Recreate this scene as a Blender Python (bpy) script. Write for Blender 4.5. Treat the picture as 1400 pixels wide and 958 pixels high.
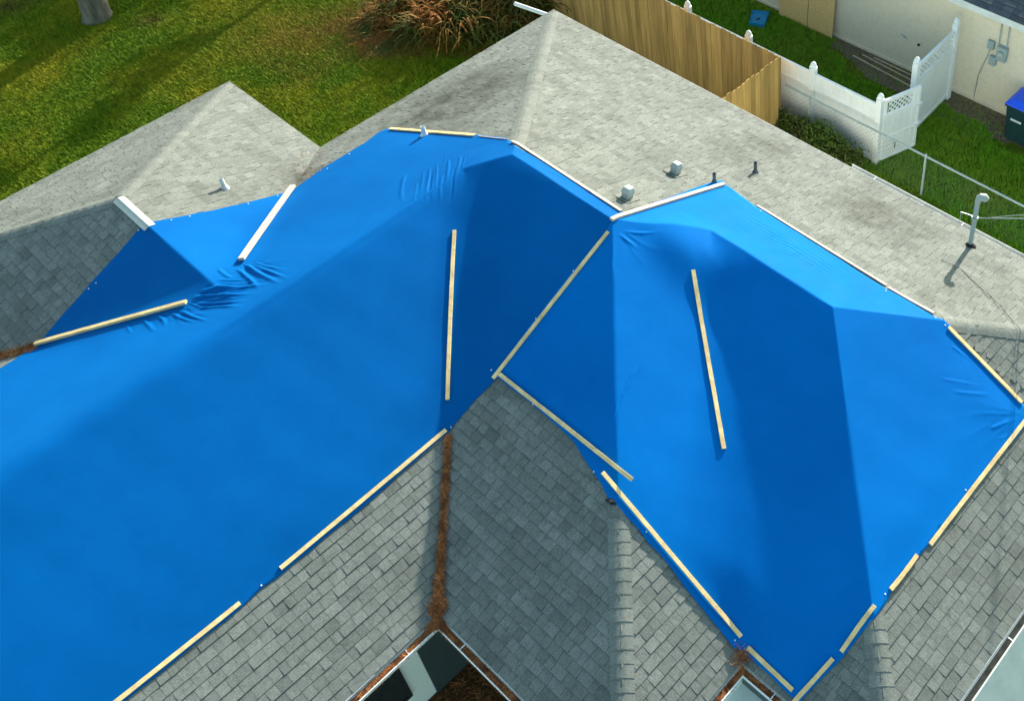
import bpy, bmesh, math, random
import numpy as np
from mathutils import Vector, Matrix
from mathutils.geometry import delaunay_2d_cdt

# ------------------------------------------------------------------ clear
for o in list(bpy.data.objects): bpy.data.objects.remove(o, do_unlink=True)
C = bpy.context.scene.collection
SC = bpy.context.scene

# ------------------------------------------------------------------ camera
CAM = np.array([15.144754900144337, -11.455829670370196, 14.961206399717568])
RM = np.array([[0.7610936453214127, 0.6484601074748744, -0.015360731255120663],
               [0.43382425815190073, -0.526496640856752, -0.7311619521031563],
               [-0.48221673144963634, 0.5498188576049565, -0.6820309727054727]])
FPX, PPX, PPY = 1507.2247, 1022.9425, 252.0187
cd = bpy.data.cameras.new('camera'); cam = bpy.data.objects.new('camera', cd); C.objects.link(cam)
m = Matrix(((RM[0][0], -RM[1][0], -RM[2][0], CAM[0]), (RM[0][1], -RM[1][1], -RM[2][1], CAM[1]),
            (RM[0][2], -RM[1][2], -RM[2][2], CAM[2]), (0, 0, 0, 1)))
cam.matrix_world = m
cd.sensor_width = 36; cd.sensor_fit = 'HORIZONTAL'; cd.lens = FPX/1400*36
cd.shift_x = (700-PPX)/1400; cd.shift_y = (PPY-479)/1400
cd.clip_start = .1; cd.clip_end = 2000
SC.camera = cam
SC.render.resolution_x = 1024; SC.render.resolution_y = 700

# ------------------------------------------------------------------ world and sun
SUN = Vector((-.2307, .9071, .3519)).normalized()
EL = math.asin(SUN.z); ROT = math.atan2(SUN.x, SUN.y)
w = bpy.data.worlds.new('World'); SC.world = w; w.use_nodes = True
nt = w.node_tree; nt.nodes.clear()
sky = nt.nodes.new('ShaderNodeTexSky'); sky.sky_type = 'NISHITA'; sky.sun_disc = False
sky.sun_elevation = EL; sky.sun_rotation = ROT; sky.air_density = 1.0; sky.dust_density = 1.0; sky.ozone_density = 1.0
bg = nt.nodes.new('ShaderNodeBackground'); bg.inputs[1].default_value = .125
out = nt.nodes.new('ShaderNodeOutputWorld')
wb = nt.nodes.new('ShaderNodeMix'); wb.data_type = 'RGBA'; wb.blend_type = 'MULTIPLY'; wb.inputs[0].default_value = 1; wb.inputs[7].default_value = (.97, 1.05, .86, 1)   # the camera's white balance
nt.links.new(sky.outputs[0], wb.inputs[6]); nt.links.new(wb.outputs[2], bg.inputs[0]); nt.links.new(bg.outputs[0], out.inputs[0])
sl = bpy.data.lights.new('sun', 'SUN'); sl.energy = 3.9; sl.angle = math.radians(.6); sl.color = (1, .93, .80)
so = bpy.data.objects.new('sun', sl); C.objects.link(so)
so.rotation_euler = SUN.to_track_quat('Z', 'Y').to_euler(); so.location = (0, 30, 20)
SC.view_settings.view_transform = 'Standard'; SC.view_settings.look = 'None'
SC.view_settings.exposure = 1.5; SC.view_settings.gamma = 1
SC.render.engine = 'CYCLES'

rnd = random.Random(7); rng = np.random.default_rng(11)

# ------------------------------------------------------------------ helpers: tagging and meshes
def tag(o, label=None, cat=None, group=None, kind=None):
    if label: o['label'] = label
    if cat: o['category'] = cat
    if group: o['group'] = group
    if kind: o['kind'] = kind
    return o
def empty(name, loc, label=None, cat=None, group=None, rz=0):
    o = bpy.data.objects.new(name, None); C.objects.link(o); o.location = loc; o.rotation_euler = (0, 0, rz)
    o.empty_display_size = .2
    return tag(o, label, cat, group)
def link_mesh(name, me, mat, parent=None):
    o = bpy.data.objects.new(name, me); C.objects.link(o)
    if mat: me.materials.append(mat)
    if parent:
        o.parent = parent
        M = Matrix.Identity(4); q = parent
        chain = []
        while q: chain.append(q); q = q.parent
        for q in reversed(chain): M = M @ Matrix.LocRotScale(q.location, q.rotation_euler, q.scale)
        if o.parent: me.transform(M.inverted())     # builders give world coordinates; the mesh is kept in its parent's space
    return o
class MB:
    """collects shapes into one mesh"""
    def __init__(s): s.v = []; s.f = []; s.t = []
    def poly(s, pts, tone=.5):
        n = len(s.v); s.v += [tuple(p) for p in pts]; s.f.append(tuple(range(n, n+len(pts)))); s.t.append(tone)
    def add(s, vs, fs, tone=.5):
        n = len(s.v); s.v += [tuple(v) for v in vs]
        for f in fs: s.f.append(tuple(n+i for i in f)); s.t.append(tone)
    def box(s, a, b, tone=.5):
        x0, y0, z0 = a; x1, y1, z1 = b
        vs = [(x0,y0,z0),(x1,y0,z0),(x1,y1,z0),(x0,y1,z0),(x0,y0,z1),(x1,y0,z1),(x1,y1,z1),(x0,y1,z1)]
        s.add(vs, [(0,3,2,1),(4,5,6,7),(0,1,5,4),(1,2,6,5),(2,3,7,6),(3,0,4,7)], tone)
    def beam(s, a, b, w, h, up=(0,0,1), tone=.5):
        a = Vector(a); b = Vector(b); d = (b-a).normalized(); sd = d.cross(Vector(up)).normalized(); u = sd.cross(d).normalized()
        vs = [p + sd*sx*w/2 + u*sz*h/2 for p in (a, b) for sx, sz in ((-1,-1),(1,-1),(1,1),(-1,1))]
        s.add(vs, [(3,2,1,0),(4,5,6,7),(0,1,5,4),(1,2,6,5),(2,3,7,6),(3,0,4,7)], tone)
    def tube(s, pts, r, n=10, tone=.5, cap=True):
        pts = [Vector(p) for p in pts]; rs = r if isinstance(r, (list, tuple)) else [r]*len(pts)
        base = len(s.v); pu = None
        for i, p in enumerate(pts):
            d = (pts[min(i+1, len(pts)-1)]-pts[max(i-1, 0)]).normalized()
            if pu is None: pu = d.orthogonal().normalized()
            u = (pu-d*pu.dot(d)).normalized(); v = d.cross(u); pu = u
            for k in range(n):
                a = 2*math.pi*k/n; s.v.append(tuple(p+(u*math.cos(a)+v*math.sin(a))*rs[i]))
        for i in range(len(pts)-1):
            for k in range(n):
                a = base+i*n+k; b = base+i*n+(k+1) % n; s.f.append((a, b, b+n, a+n)); s.t.append(tone)
        if cap:
            s.f.append(tuple(base+k for k in range(n-1, -1, -1))); s.t.append(tone)
            s.f.append(tuple(base+(len(pts)-1)*n+k for k in range(n))); s.t.append(tone)
    def lathe(s, c, prof, n=16, tone=.5):
        base = len(s.v)
        for (r, z) in prof:
            for k in range(n):
                a = 2*math.pi*k/n; s.v.append((c[0]+r*math.cos(a), c[1]+r*math.sin(a), c[2]+z))
        for i in range(len(prof)-1):
            for k in range(n):
                a = base+i*n+k; b = base+i*n+(k+1) % n; s.f.append((a, b, b+n, a+n)); s.t.append(tone)
        s.f.append(tuple(base+(len(prof)-1)*n+k for k in range(n))); s.t.append(tone)
    def build(s, name, mat, parent=None, smooth=False, bevel=0):
        me = bpy.data.meshes.new(name); me.from_pydata(s.v, [], s.f); me.update()
        at = me.attributes.new('tone', 'FLOAT', 'FACE'); at.data.foreach_set('value', s.t)
        if smooth:
            me.shade_smooth()
            try: me.set_sharp_from_angle(angle=math.radians(38))
            except Exception: pass
        o = link_mesh(name, me, mat, parent)
        if bevel:
            b = o.modifiers.new('bevel', 'BEVEL'); b.width = bevel; b.segments = 2; b.limit_method = 'ANGLE'
        return o
def np_mesh(name, V, F, tone, mat, parent=None, smooth=False):
    """V (n,3), F (m,k) equal-size faces"""
    me = bpy.data.meshes.new(name); k = F.shape[1]
    me.vertices.add(len(V)); me.vertices.foreach_set('co', np.ascontiguousarray(V, dtype=np.float32).ravel())
    me.loops.add(F.size); me.loops.foreach_set('vertex_index', F.astype(np.int32).ravel())
    me.polygons.add(len(F)); me.polygons.foreach_set('loop_start', np.arange(0, F.size, k, dtype=np.int32))
    me.update(calc_edges=True); me.validate()
    at = me.attributes.new('tone', 'FLOAT', 'FACE'); at.data.foreach_set('value', np.asarray(tone, dtype=np.float32))
    if smooth: me.shade_smooth()
    return link_mesh(name, me, mat, parent)

# ------------------------------------------------------------------ helpers: materials
def mat_new(name, rough=.8, spec=.3):
    mt = bpy.data.materials.new(name); mt.use_nodes = True; nt = mt.node_tree
    b = nt.nodes['Principled BSDF']; b.inputs['Roughness'].default_value = rough
    b.inputs['Specular IOR Level'].default_value = spec
    return mt, nt, b
def N(nt, typ, **kw):
    n = nt.nodes.new(typ)
    for k, v in kw.items(): setattr(n, k, v)
    return n
def coords(nt, scale=(1, 1, 1), world=True):
    mp = N(nt, 'ShaderNodeMapping'); mp.inputs['Scale'].default_value = scale
    if world:
        g = N(nt, 'ShaderNodeNewGeometry'); nt.links.new(g.outputs['Position'], mp.inputs['Vector'])
    else:
        g = N(nt, 'ShaderNodeTexCoord'); nt.links.new(g.outputs['Object'], mp.inputs['Vector'])
    return mp.outputs[0]
def noise(nt, vec, scale, detail=4, rough=.6, lo=.35, hi=.65, dist=0):
    n = N(nt, 'ShaderNodeTexNoise'); n.inputs['Scale'].default_value = scale; n.inputs['Detail'].default_value = detail
    n.inputs['Roughness'].default_value = rough; n.inputs['Distortion'].default_value = dist
    nt.links.new(vec, n.inputs['Vector'])
    r = N(nt, 'ShaderNodeMapRange'); r.inputs['From Min'].default_value = lo; r.inputs['From Max'].default_value = hi
    nt.links.new(n.outputs['Fac'], r.inputs['Value']); return r.outputs[0]
def mix(nt, fac, a, b, mode='MIX'):
    n = N(nt, 'ShaderNodeMix', data_type='RGBA', blend_type=mode)
    for inp, v in ((0, fac), (6, a), (7, b)):
        if hasattr(v, 'is_linked') or hasattr(v, 'links'): nt.links.new(v, n.inputs[inp])
        elif inp == 0: n.inputs[0].default_value = v
        else: n.inputs[inp].default_value = (*v, 1)
    return n.outputs[2]
def mrange(nt, v, a, b, c, d):
    r = N(nt, 'ShaderNodeMapRange'); nt.links.new(v, r.inputs['Value'])
    for i, x in zip(('From Min', 'From Max', 'To Min', 'To Max'), (a, b, c, d)): r.inputs[i].default_value = x
    return r.outputs[0]
def mathn(nt, op, a, b=None):
    n = N(nt, 'ShaderNodeMath', operation=op)
    for i, v in enumerate((a, b)):
        if v is None: continue
        if hasattr(v, 'links'): nt.links.new(v, n.inputs[i])
        else: n.inputs[i].default_value = v
    return n.outputs[0]
def attr(nt, name='tone'):
    a = N(nt, 'ShaderNodeAttribute', attribute_name=name); return a.outputs['Fac']
def bump(nt, b, h, strength=.3, dist=.01):
    n = N(nt, 'ShaderNodeBump'); n.inputs['Strength'].default_value = strength; n.inputs['Distance'].default_value = dist
    nt.links.new(h, n.inputs['Height']); nt.links.new(n.outputs[0], b.inputs['Normal'])
def mapped_spot(nt, cx, cy, r0, r1):
    """1 inside radius r0 round (cx,cy) in plan, 0 beyond r1 (a stain with a place of its own)"""
    g = N(nt, 'ShaderNodeNewGeometry'); s = N(nt, 'ShaderNodeVectorMath', operation='SUBTRACT'); s.inputs[1].default_value = (cx, cy, 0)
    nt.links.new(g.outputs['Position'], s.inputs[0])
    mlt = N(nt, 'ShaderNodeVectorMath', operation='MULTIPLY'); mlt.inputs[1].default_value = (1, 1, 0); nt.links.new(s.outputs[0], mlt.inputs[0])
    l = N(nt, 'ShaderNodeVectorMath', operation='LENGTH'); nt.links.new(mlt.outputs[0], l.inputs[0])
    return mrange(nt, l.outputs['Value'], r0, r1, 1, 0)

def shingle_material(name, dark, light, stainc, spots=(), stain=.45):
    mt, nt, b = mat_new(name, .92, .15)
    v = coords(nt)
    t = attr(nt)
    c = mix(nt, t, dark, light)
    g1 = noise(nt, v, 55, 3, .7, .3, .7); c = mix(nt, mrange(nt, g1, 0, 1, 0, .62), c, tuple(x*.45 for x in dark))
    g2 = noise(nt, v, 120, 2, .6, .5, .75); c = mix(nt, mathn(nt, 'MULTIPLY', g2, .55), c, tuple(min(1, x*1.7) for x in light))
    p1 = noise(nt, v, 1.7, 6, .72, .56, .80); c = mix(nt, mathn(nt, 'MULTIPLY', p1, .45), c, tuple(min(1, x*1.35) for x in light))
    s1 = noise(nt, v, .9, 5, .65, .48, .72); c = mix(nt, mathn(nt, 'MULTIPLY', s1, stain), c, stainc)
    s2 = noise(nt, v, 4.5, 5, .7, .55, .8); g3 = noise(nt, v, 18, 4, .7, .4, .7); c = mix(nt, mathn(nt, 'MULTIPLY', g3, .35), c, tuple(x*.55 for x in dark))
    c = mix(nt, mathn(nt, 'MULTIPLY', s2, stain), c, tuple(x*.8 for x in stainc))
    for (cx, cy, r0, r1, k) in spots:
        sp = mathn(nt, 'MULTIPLY', mapped_spot(nt, cx, cy, r0, r1), noise(nt, v, 3.0, 5, .7, .3, .62))
        c = mix(nt, mathn(nt, 'MULTIPLY', sp, min(1, k*1.25)), c, tuple(x*.8 for x in stainc))
    c = mix(nt, mrange(nt, t, -1, 0, .5, 0), c, tuple(x*.22 for x in dark))     # tab sides darkened: shadow lines between shingles put into the colour
    nt.links.new(c, b.inputs['Base Color'])
    bump(nt, b, noise(nt, v, 90, 3, .7, 0, 1), .5, .006)
    return mt
def simple(name, col, rough=.6, spec=.4, var=.15, scale=12, metal=0, bmp=0, stretch=(1, 1, 1), tone=False, dirt=None):
    mt, nt, b = mat_new(name, rough, spec); b.inputs['Metallic'].default_value = metal
    v = coords(nt, stretch)
    n1 = noise(nt, v, scale, 5, .6, .3, .7)
    c = mix(nt, n1, tuple(x*(1-var) for x in col), tuple(min(1, x*(1+var)) for x in col))
    if tone: c = mix(nt, attr(nt), mix(nt, 1.0, c, (.62, .62, .62), 'MULTIPLY'), c)
    if dirt:
        c = mix(nt, mathn(nt, 'MULTIPLY', noise(nt, v, scale*.35, 6, .7, .5, .72), dirt[1]), c, dirt[0])
    nt.links.new(c, b.inputs['Base Color'])
    if bmp: bump(nt, b, n1, bmp, .01)
    return mt

M = {}
# ------------------------------------------------------------------ the roof's plan (metres; x runs down-right in the photo, y up-right)
S = 0.4127; ZE = 2.5
Wm = 8.333; YB = -9.36; XC = 11.419; YD = -7.49; XE = 13.536; YW = -5.42; XW = -2.944; HW = 3.2255; YF = -19.5
YI2 = YW-2*HW
def H_parts(x, y):
    w1 = np.minimum(np.minimum(S*x, S*(Wm-x)), -S*y)
    a = np.minimum(np.minimum(S*x, -S*y), np.minimum(S*(y-YB), S*(XC-x)))
    b = np.minimum(np.minimum(-S*y, S*(y-YD)), np.minimum(S*(XE-x), S*x))
    g = np.minimum(np.minimum(S*(x-XW), S*(YW-y)), S*(y-YI2)); g = np.where(x > 5, -9, g)
    return w1, a, b, g
def roofh(x, y):
    w1, a, b, g = H_parts(np.asarray(x, float), np.asarray(y, float))
    return ZE+np.maximum(np.maximum(w1, a), np.maximum(b, g))
def smax(a, b, k):
    h = np.clip(.5+.5*(a-b)/k, 0, 1); return b*(1-h)+a*h+k*h*(1-h)
def smin(a, b, k): return -smax(-a, -b, k)
def tarph0(x, y):
    x = np.asarray(x, float); y = np.asarray(y, float); r = .016; k = .20
    w1 = smin(smin(S*x, S*(Wm-x), .15)+.022*np.exp(-((x-Wm/2)/.5)**2), -S*y, r)
    a = smin(smin(S*x, -S*y, r), smin(S*(y-YB), S*(XC-x), r), r)
    b = smin(smin(smin(-S*y, S*(y-YD), r), S*(XE-x), r), S*x, r)
    g = smin(smin(S*(x-XW), S*(YW-y), r), S*(y-YI2), r); g = np.where(x > 5, -9, g)
    def mx_(p, q, wt, k=k): return np.maximum(p, q)+wt*k/4*np.clip(1-np.abs(p-q)/k, 0, 1)**2     # fills a valley, leaves shared planes alone
    h = mx_(mx_(mx_(w1, a, np.clip((x-4.1)/.4, 0, 1)), b, np.clip((-y-3.7)/.4, 0, 1)*np.clip((x-6.5)/.5, 0, 1), .14+.34*np.clip((x-8.4)/2., 0, 1)), g, np.clip((3.9-x)/.4, 0, 1))
    return ZE+h+.034
def ray(px, py):
    d = RM.T @ np.array([(px-PPX)/FPX, (py-PPY)/FPX, 1.]); return d/np.linalg.norm(d)
def wz(px, py, z=0.):
    d = ray(px, py); return CAM+d*((z-CAM[2])/d[2])
def hit(px, py, f=roofh):
    d = ray(px, py); t0 = (ZE+2.3-CAM[2])/d[2]; t1 = (ZE-.3-CAM[2])/d[2]
    ts = np.linspace(t0, t1, 500); P = CAM[None]+d[None]*ts[:, None]; below = P[:, 2] < f(P[:, 0], P[:, 1])
    i = int(np.argmax(below)); a, b = ts[max(i-1, 0)], ts[i]
    for _ in range(25):
        mm = (a+b)/2; q = CAM+d*mm
        if q[2] < f(q[0], q[1]): b = mm
        else: a = mm
    return CAM+d*b

# ------------------------------------------------------------------ tarpaulin outlines
T1 = [('P', 8.0, -19.0), (60, 1030), (165, 964), (250, 896), (331, 831), (357, 806), (383, 788), (500, 692), (611, 594), (622, 581), (650, 548), (674, 524), (690, 505), (760, 416), (836, 322),
      (843, 306), (855, 293), (780, 247), (703, 200), (692, 190), (655, 186), (590, 184), (530, 177), (518, 182), (500, 196), (470, 214), (440, 232), (410, 254), (398, 263),
      (330, 280), (250, 297), (206, 305), (190, 315), (165, 344), (130, 382), (92, 425), (50, 474), (34, 484), (0, 505), ('P', .75, -14.5), ('P', .75, -19.0)]
T2 = [(673, 517), (684, 519), (730, 556), (762, 583), (785, 605), (812, 648), (822, 662), (832, 682), (856, 706), (920, 780), (1003, 886), (1016, 890), (1083, 954), (1092, 962), (1150, 902), (1198, 843), (1213, 822), (1222, 802),
      (1262, 754), (1300, 708), (1400, 583), (1407, 575), (1408, 569), (1400, 556), (1350, 500), (1298, 446), (1290, 438), (1277, 434), (1245, 415), (1213, 397), (1120, 338), (1032, 283), (1012, 268), (993, 254), (986, 248), (975, 250), (920, 270), (860, 291), (836, 304), (829, 318), (780, 376), (730, 440)]
def outline(T):
    P = []
    for q in T:
        P.append(np.array(q[1:3], float) if q[0] == 'P' else hit(*q)[:2])
    R_ = []
    r = np.random.default_rng(5)
    for a, b in zip(P, P[1:]+P[:1]):
        n = max(1, int(np.linalg.norm(b-a)/.18))
        for k in range(n):
            p = a+(b-a)*k/n
            if k: p = p+r.normal(0, .006, 2)
            R_.append(p)
    return np.array(R_)
O1, O2 = outline(T1), outline(T2)
def inside(P, x, y):
    x = np.asarray(x, float); y = np.asarray(y, float); c = np.zeros(x.shape, bool); n = len(P)
    for i in range(n):
        x0, y0 = P[i]; x1, y1 = P[(i+1) % n]
        cond = ((y0 > y) != (y1 > y)) & (x < (x1-x0)*(y-y0)/((y1-y0) if y1 != y0 else 1e-9)+x0)
        c ^= cond
    return c
def dist_out(P, x, y):
    x = np.asarray(x, float); y = np.asarray(y, float); d = np.full(x.shape, 9.); n = len(P)
    for i in range(n):
        a = P[i]; b = P[(i+1) % n]; e = b-a; L = e@e+1e-12
        t = np.clip(((x-a[0])*e[0]+(y-a[1])*e[1])/L, 0, 1)
        d = np.minimum(d, np.hypot(x-a[0]-t*e[0], y-a[1]-t*e[1]))
    return d

# ------------------------------------------------------------------ wrinkles of the tarpaulins
def W2(px, py): return hit(px, py)[:2]
RAD = []      # (centre, direction, half angle, length, amplitude, folds)
def radial(c, t, ha, L, amp, n):
    c = W2(*c); t = W2(*t); RAD.append((c, math.atan2(*(t-c)[::-1]), ha, L, amp, n))
radial((330, 362), (400, 398), .40, .95, .022, 9)
radial((256, 418), (345, 410), .45, 1.15, .026, 10)
radial((205, 432), (262, 452), .45, .6, .018, 9)
radial((240, 426), (300, 446), .45, .7, .020, 9)
radial((292, 400), (360, 396), .5, .7, .018, 9)
radial((1398, 566), (1345, 592), .45, .9, .016, 13)
radial((1296, 452), (1325, 492), .4, .7, .010, 11)
radial((838, 308), (880, 330), .7, .7, .010, 13)
LIN = []      # (start, end, across halfwidth, amplitude, wavelength)
def linear(a, b, hw, amp, lam, ph=0): LIN.append((W2(*a), W2(*b), hw, amp, lam, ph))
linear((1020, 300), (1270, 438), .22, .0055, .085)
linear((1060, 340), (1230, 425), .18, .004, .07, 1.)
FOLD = (W2(896, 314), W2(984, 374))
CR = []       # single creases: start, end, half width, height, sideways bow
def crease(a, b, w, amp, bow=0.): CR.append((W2(*a), W2(*b), w, amp, bow))
_r = random.Random(12)
for (px, y0, y1, w, am, bw) in ((552, 238, 282, .030, .014, -.05), (574, 234, 270, .018, .008, .01), (583, 226, 286, .016, .011, .02), (590, 232, 292, .022, -.010, .0), (597, 222, 276, .014, .010, .02), (604, 240, 290, .018, .008, -.01), (611, 218, 262, .022, .012, .02),
                                (617, 230, 290, .016, -.009, .01), (624, 214, 248, .020, .010, .02), (632, 216, 240, .014, .007, .0), (565, 250, 290, .020, .006, .02), (606, 205, 232, .02, .006, 0)):
    crease((px+_r.uniform(0, 8), y0), (px, y1), w, am, bw)
for a, b, w, am in (((337, 365), (388, 391), .030, .034), ((345, 364), (398, 384), .022, .022), ((350, 362), (392, 370), .018, .014), ((325, 372), (356, 400), .028, .028), ((300, 370), (324, 386), .025, .018),
                    ((264, 413), (348, 404), .026, .034), ((268, 419), (344, 412), .022, .030), ((270, 425), (338, 421), .020, .020), ((288, 396), (372, 390), .030, .030), ((298, 386), (350, 382), .022, .018), ((276, 404), (330, 396), .024, .022),
                    ((250, 428), (290, 442), .020, .022), ((236, 431), (274, 444), .020, .022), ((216, 434), (228, 450), .024, .020), ((196, 438), (214, 458), .026, .018), ((176, 446), (184, 458), .02, .010),
                    ((872, 500), (820, 604), .016, .014), ((846, 552), (822, 604), .014, .010), ((772, 500), (762, 552), .012, .006), ((1300, 474), (1328, 494), .020, .014), ((1300, 538), (1364, 541), .022, .006), ((1285, 520), (1345, 530), .020, .004),
                    ((1352, 590), (1398, 571), .020, .020), ((1362, 602), (1399, 584), .016, .014), ((843, 320), (874, 345), .022, .014), ((850, 316), (900, 322), .020, .012), ((840, 340), (838, 380), .02, .008), ((720, 205), (735, 232), .03, .008),
                    ((622, 575), (640, 560), .02, .010), ((815, 640), (838, 625), .02, .010), ((1092, 945), (1098, 905), .02, .008), ((1104, 935), (1108, 880), .014, .005)):
    crease(a, b, w, am, _r.uniform(-.03, .03))
def wrinkle(x, y):
    z = np.zeros_like(x)
    for (c, a0, ha, L, amp, n) in RAD:
        dx, dy = x-c[0], y-c[1]; r = np.hypot(dx, dy); a = (np.arctan2(dy, dx)-a0+math.pi) % (2*math.pi)-math.pi
        env = np.exp(-(a/ha)**2)*np.exp(-(r/L)**2*1.5)*(1-np.exp(-(r/.10)**2))
        q = np.sin(a/ha*n*.45+.9*np.sin(r*2.2+c[0])+.5*np.sin(r*5+a*2)); z += .9*env*amp*((1-np.abs(q))**1.6-.2)*(.35+.65*np.sin(a*7+r*1.3+c[1])**2)
    for (a, b, hw, amp, lam, ph) in LIN:
        d = b-a; L = np.hypot(*d); d = d/L; u = (x-a[0])*d[0]+(y-a[1])*d[1]; v = -(x-a[0])*d[1]+(y-a[1])*d[0]
        env = np.exp(-(v/hw)**2)/(1+np.exp(-(u+.05)*14))/(1+np.exp((u-L)*14))
        z += env*amp*np.sin(2*math.pi*(v+.03*np.sin(u*5+ph)+.012*np.sin(u*13))/lam+ph)*(.6+.4*np.sin(u*3.1+v*11+ph))
    for (a, b, w_, am, bow) in CR:
        d = b-a; L = np.hypot(*d); d = d/L; u = ((x-a[0])*d[0]+(y-a[1])*d[1])/L; v = -(x-a[0])*d[1]+(y-a[1])*d[0]-bow*4*u*(1-u)
        e_ = np.clip(u/.18, 0, 1)*np.clip((1-u)/.5, 0, 1); e_ = e_*e_*(3-2*e_); z += .85*am*e_*(np.exp(-(v/w_)**2)-.35*np.exp(-((v-1.9*w_)/(1.3*w_))**2))
    # a sagging fold where the sheet leaves the apex for the right valley
    fa = FOLD[0]; fb = FOLD[1]; d = fb-fa; L = np.hypot(*d); d = d/L; u = (x-fa[0])*d[0]+(y-fa[1])*d[1]; v = -(x-fa[0])*d[1]+(y-fa[1])*d[0]
    e_ = 1/(1+np.exp(-(u-.10)*9))/(1+np.exp((u-L-.25)*6)); z += .105*e_*np.where(v > 0, np.exp(-(v/.42)**2), np.exp(-(v/(.30+.14*np.clip(u, 0, 1.2)))**2))
    # slack between fixings: broad soft undulation
    z += .008*np.sin(x*1.1+.7*np.sin(y*.6))*np.sin(y*.9+.5*x) + .005*np.sin(x*2.3-y*1.1+1.2)*np.sin(y*1.7+.4)
    z += .020*np.sin(1.9*x+.45*y+.6*np.sin(.7*y))*(.6+.4*np.sin(.35*y+.8*x))
    z += .0012*np.sin(7.3*x+2.2*y+1.4*np.sin(1.9*y))+.0012*np.sin(9.1*y-3.3*x+1.1*np.sin(2.3*x))
    return z
def tarph(P, x, y):
    x = np.asarray(x, float); y = np.asarray(y, float)
    d = dist_out(P, x, y); e = 1-np.exp(-(d/.22)**2)
    base = tarph0(x, y); rf = roofh(x, y)+.017
    ev = 1-np.exp(-(d/.35)**2)
    z = base*ev+(rf)*(1-ev)
    z = z+wrinkle(x, y)*e
    return np.maximum(z, roofh(x, y)+.019)

# ------------------------------------------------------------------ materials
M['shingle'] = shingle_material('weathered_grey_shingle', (.150, .164, .150), (.262, .278, .254), (.070, .073, .060),
    spots=[(*hit(1210, 300)[:2], .15, 1.1, .5), (*hit(1180, 285)[:2], .1, .7, .35), (*hit(600, 150)[:2], .3, 1.9, .75), (*hit(650, 120)[:2], .2, 1.2, .6), (*hit(1050, 200)[:2], .05, .6, .5), (*hit(420, 240)[:2], .1, .6, .8), (*hit(1000, 95)[:2], .05, .8, .3)])
M['cap'] = shingle_material('hip_cap_shingle', (.155, .170, .156), (.26, .276, .25), (.10, .108, .092), stain=.25)
M['neighbour_shingle'] = shingle_material('slate_blue_shingle', (.075, .085, .10), (.16, .17, .19), (.06, .065, .075), stain=.2)
# blue woven poly sheet; how each catches light is mixed in: left darker, right brighter
def tarp_material(nm, k):
    mt, nt, b = mat_new(nm, .72, .025)
    v = coords(nt)
    c = mix(nt, noise(nt, v, .5, 4, .6, .35, .65), tuple(q*k for q in (.0002, .110, .385)), tuple(q*k for q in (.0003, .132, .445)))
    c = mix(nt, mathn(nt, 'MULTIPLY', noise(nt, v, 2.2, 6, .7, .45, .8), .25), c, tuple(q*k for q in (.0004, .085, .33)))
    c = mix(nt, mathn(nt, 'MULTIPLY', noise(nt, v, 14, 6, .75, .6, .85), .22), c, tuple(q*k for q in (.002, .155, .50)))
    nt.links.new(c, b.inputs['Base Color'])
    nt.links.new(mrange(nt, noise(nt, v, 3, 4, .6, .3, .7), 0, 1, .68, .78), b.inputs['Roughness'])
    bump(nt, b, noise(nt, v, 5, 5, .5, 0, 1, .4), .10, .02)
    return mt
M['tarp'] = tarp_material('blue_tarpaulin', .82); M['tarp_lit'] = tarp_material('lit_blue_tarpaulin', 1.15)
M['batten'] = simple('pale_pine_batten', (.80, .58, .28), .75, .2, .22, 7, bmp=.3, stretch=(1, 1, 1), dirt=((.50, .31, .12), .6))
M['batten_bleached'] = simple('bleached_pine_batten', (.52, .42, .34), .75, .2, .1, 9, bmp=.2, dirt=((.62, .46, .38), .4))
M['white_metal'] = simple('white_painted_metal', (.74, .76, .75), .45, .4, .06, 6, dirt=((.42, .42, .38), .4))
M['galv'] = simple('galvanised_steel', (.42, .46, .48), .45, .5, .1, 20, metal=.6)
M['grey_gutter'] = simple('weathered_gutter_metal', (.50, .52, .50), .6, .3, .15, 8, dirt=((.20, .20, .18), .6))
M['wall'] = simple('pale_stucco_wall', (.80, .85, .80), .9, .2, .05, 25, bmp=.2)
M['soffit'] = simple('white_soffit', (.62, .66, .64), .8, .2, .05, 5)
M['stucco'] = simple('cream_stucco', (.84, .73, .56), .92, .15, .05, 18, bmp=.35, dirt=((.50, .47, .38), .35))
M['glass'] = simple('dark_window_glass', (.022, .034, .036), .08, .6, .1, 3)
M['door_shaded_wall'] = simple('dark_door_shaded_wall', (.05, .075, .08), .35, .5, .08, 3)
M['vinyl'] = simple('white_vinyl', (.86, .88, .88), .45, .4, .03, 6, dirt=((.60, .63, .60), .3))
M['fence_wood'] = simple('brown_cedar_board', (.40, .25, .088), .85, .15, .28, 10, bmp=.3, stretch=(1, 1, .08), tone=True)
M['fence_wood_pale'] = simple('pale_cedar_board', (.56, .34, .11), .85, .15, .22, 10, bmp=.3, stretch=(1, 1, .08), tone=True)  # paler board colour, used on the short return
M['osb'] = simple('strand_board', (.82, .52, .22), .8, .2, .3, 45, bmp=.2)
M['stick'] = simple('bare_lath', (.55, .44, .30), .8, .2, .15, 14)
M['rubber'] = simple('black_rubber', (.02, .02, .022), .7, .3, .1, 10)
M['bin'] = simple('dark_green_plastic', (.010, .045, .050), .5, .4, .08, 5)
M['bin_lid'] = simple('bright_blue_plastic', (.012, .11, .95), .42, .45, .06, 5)
M['tub'] = simple('sky_blue_plastic', (.010, .25, .50), .45, .4, .08, 5)
M['meter'] = simple('meter_grey_paint', (.34, .42, .43), .5, .4, .08, 8)
M['vent'] = simple('pale_vent_metal', (.40, .44, .41), .55, .35, .08, 9, dirt=((.35, .37, .33), .5))
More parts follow.
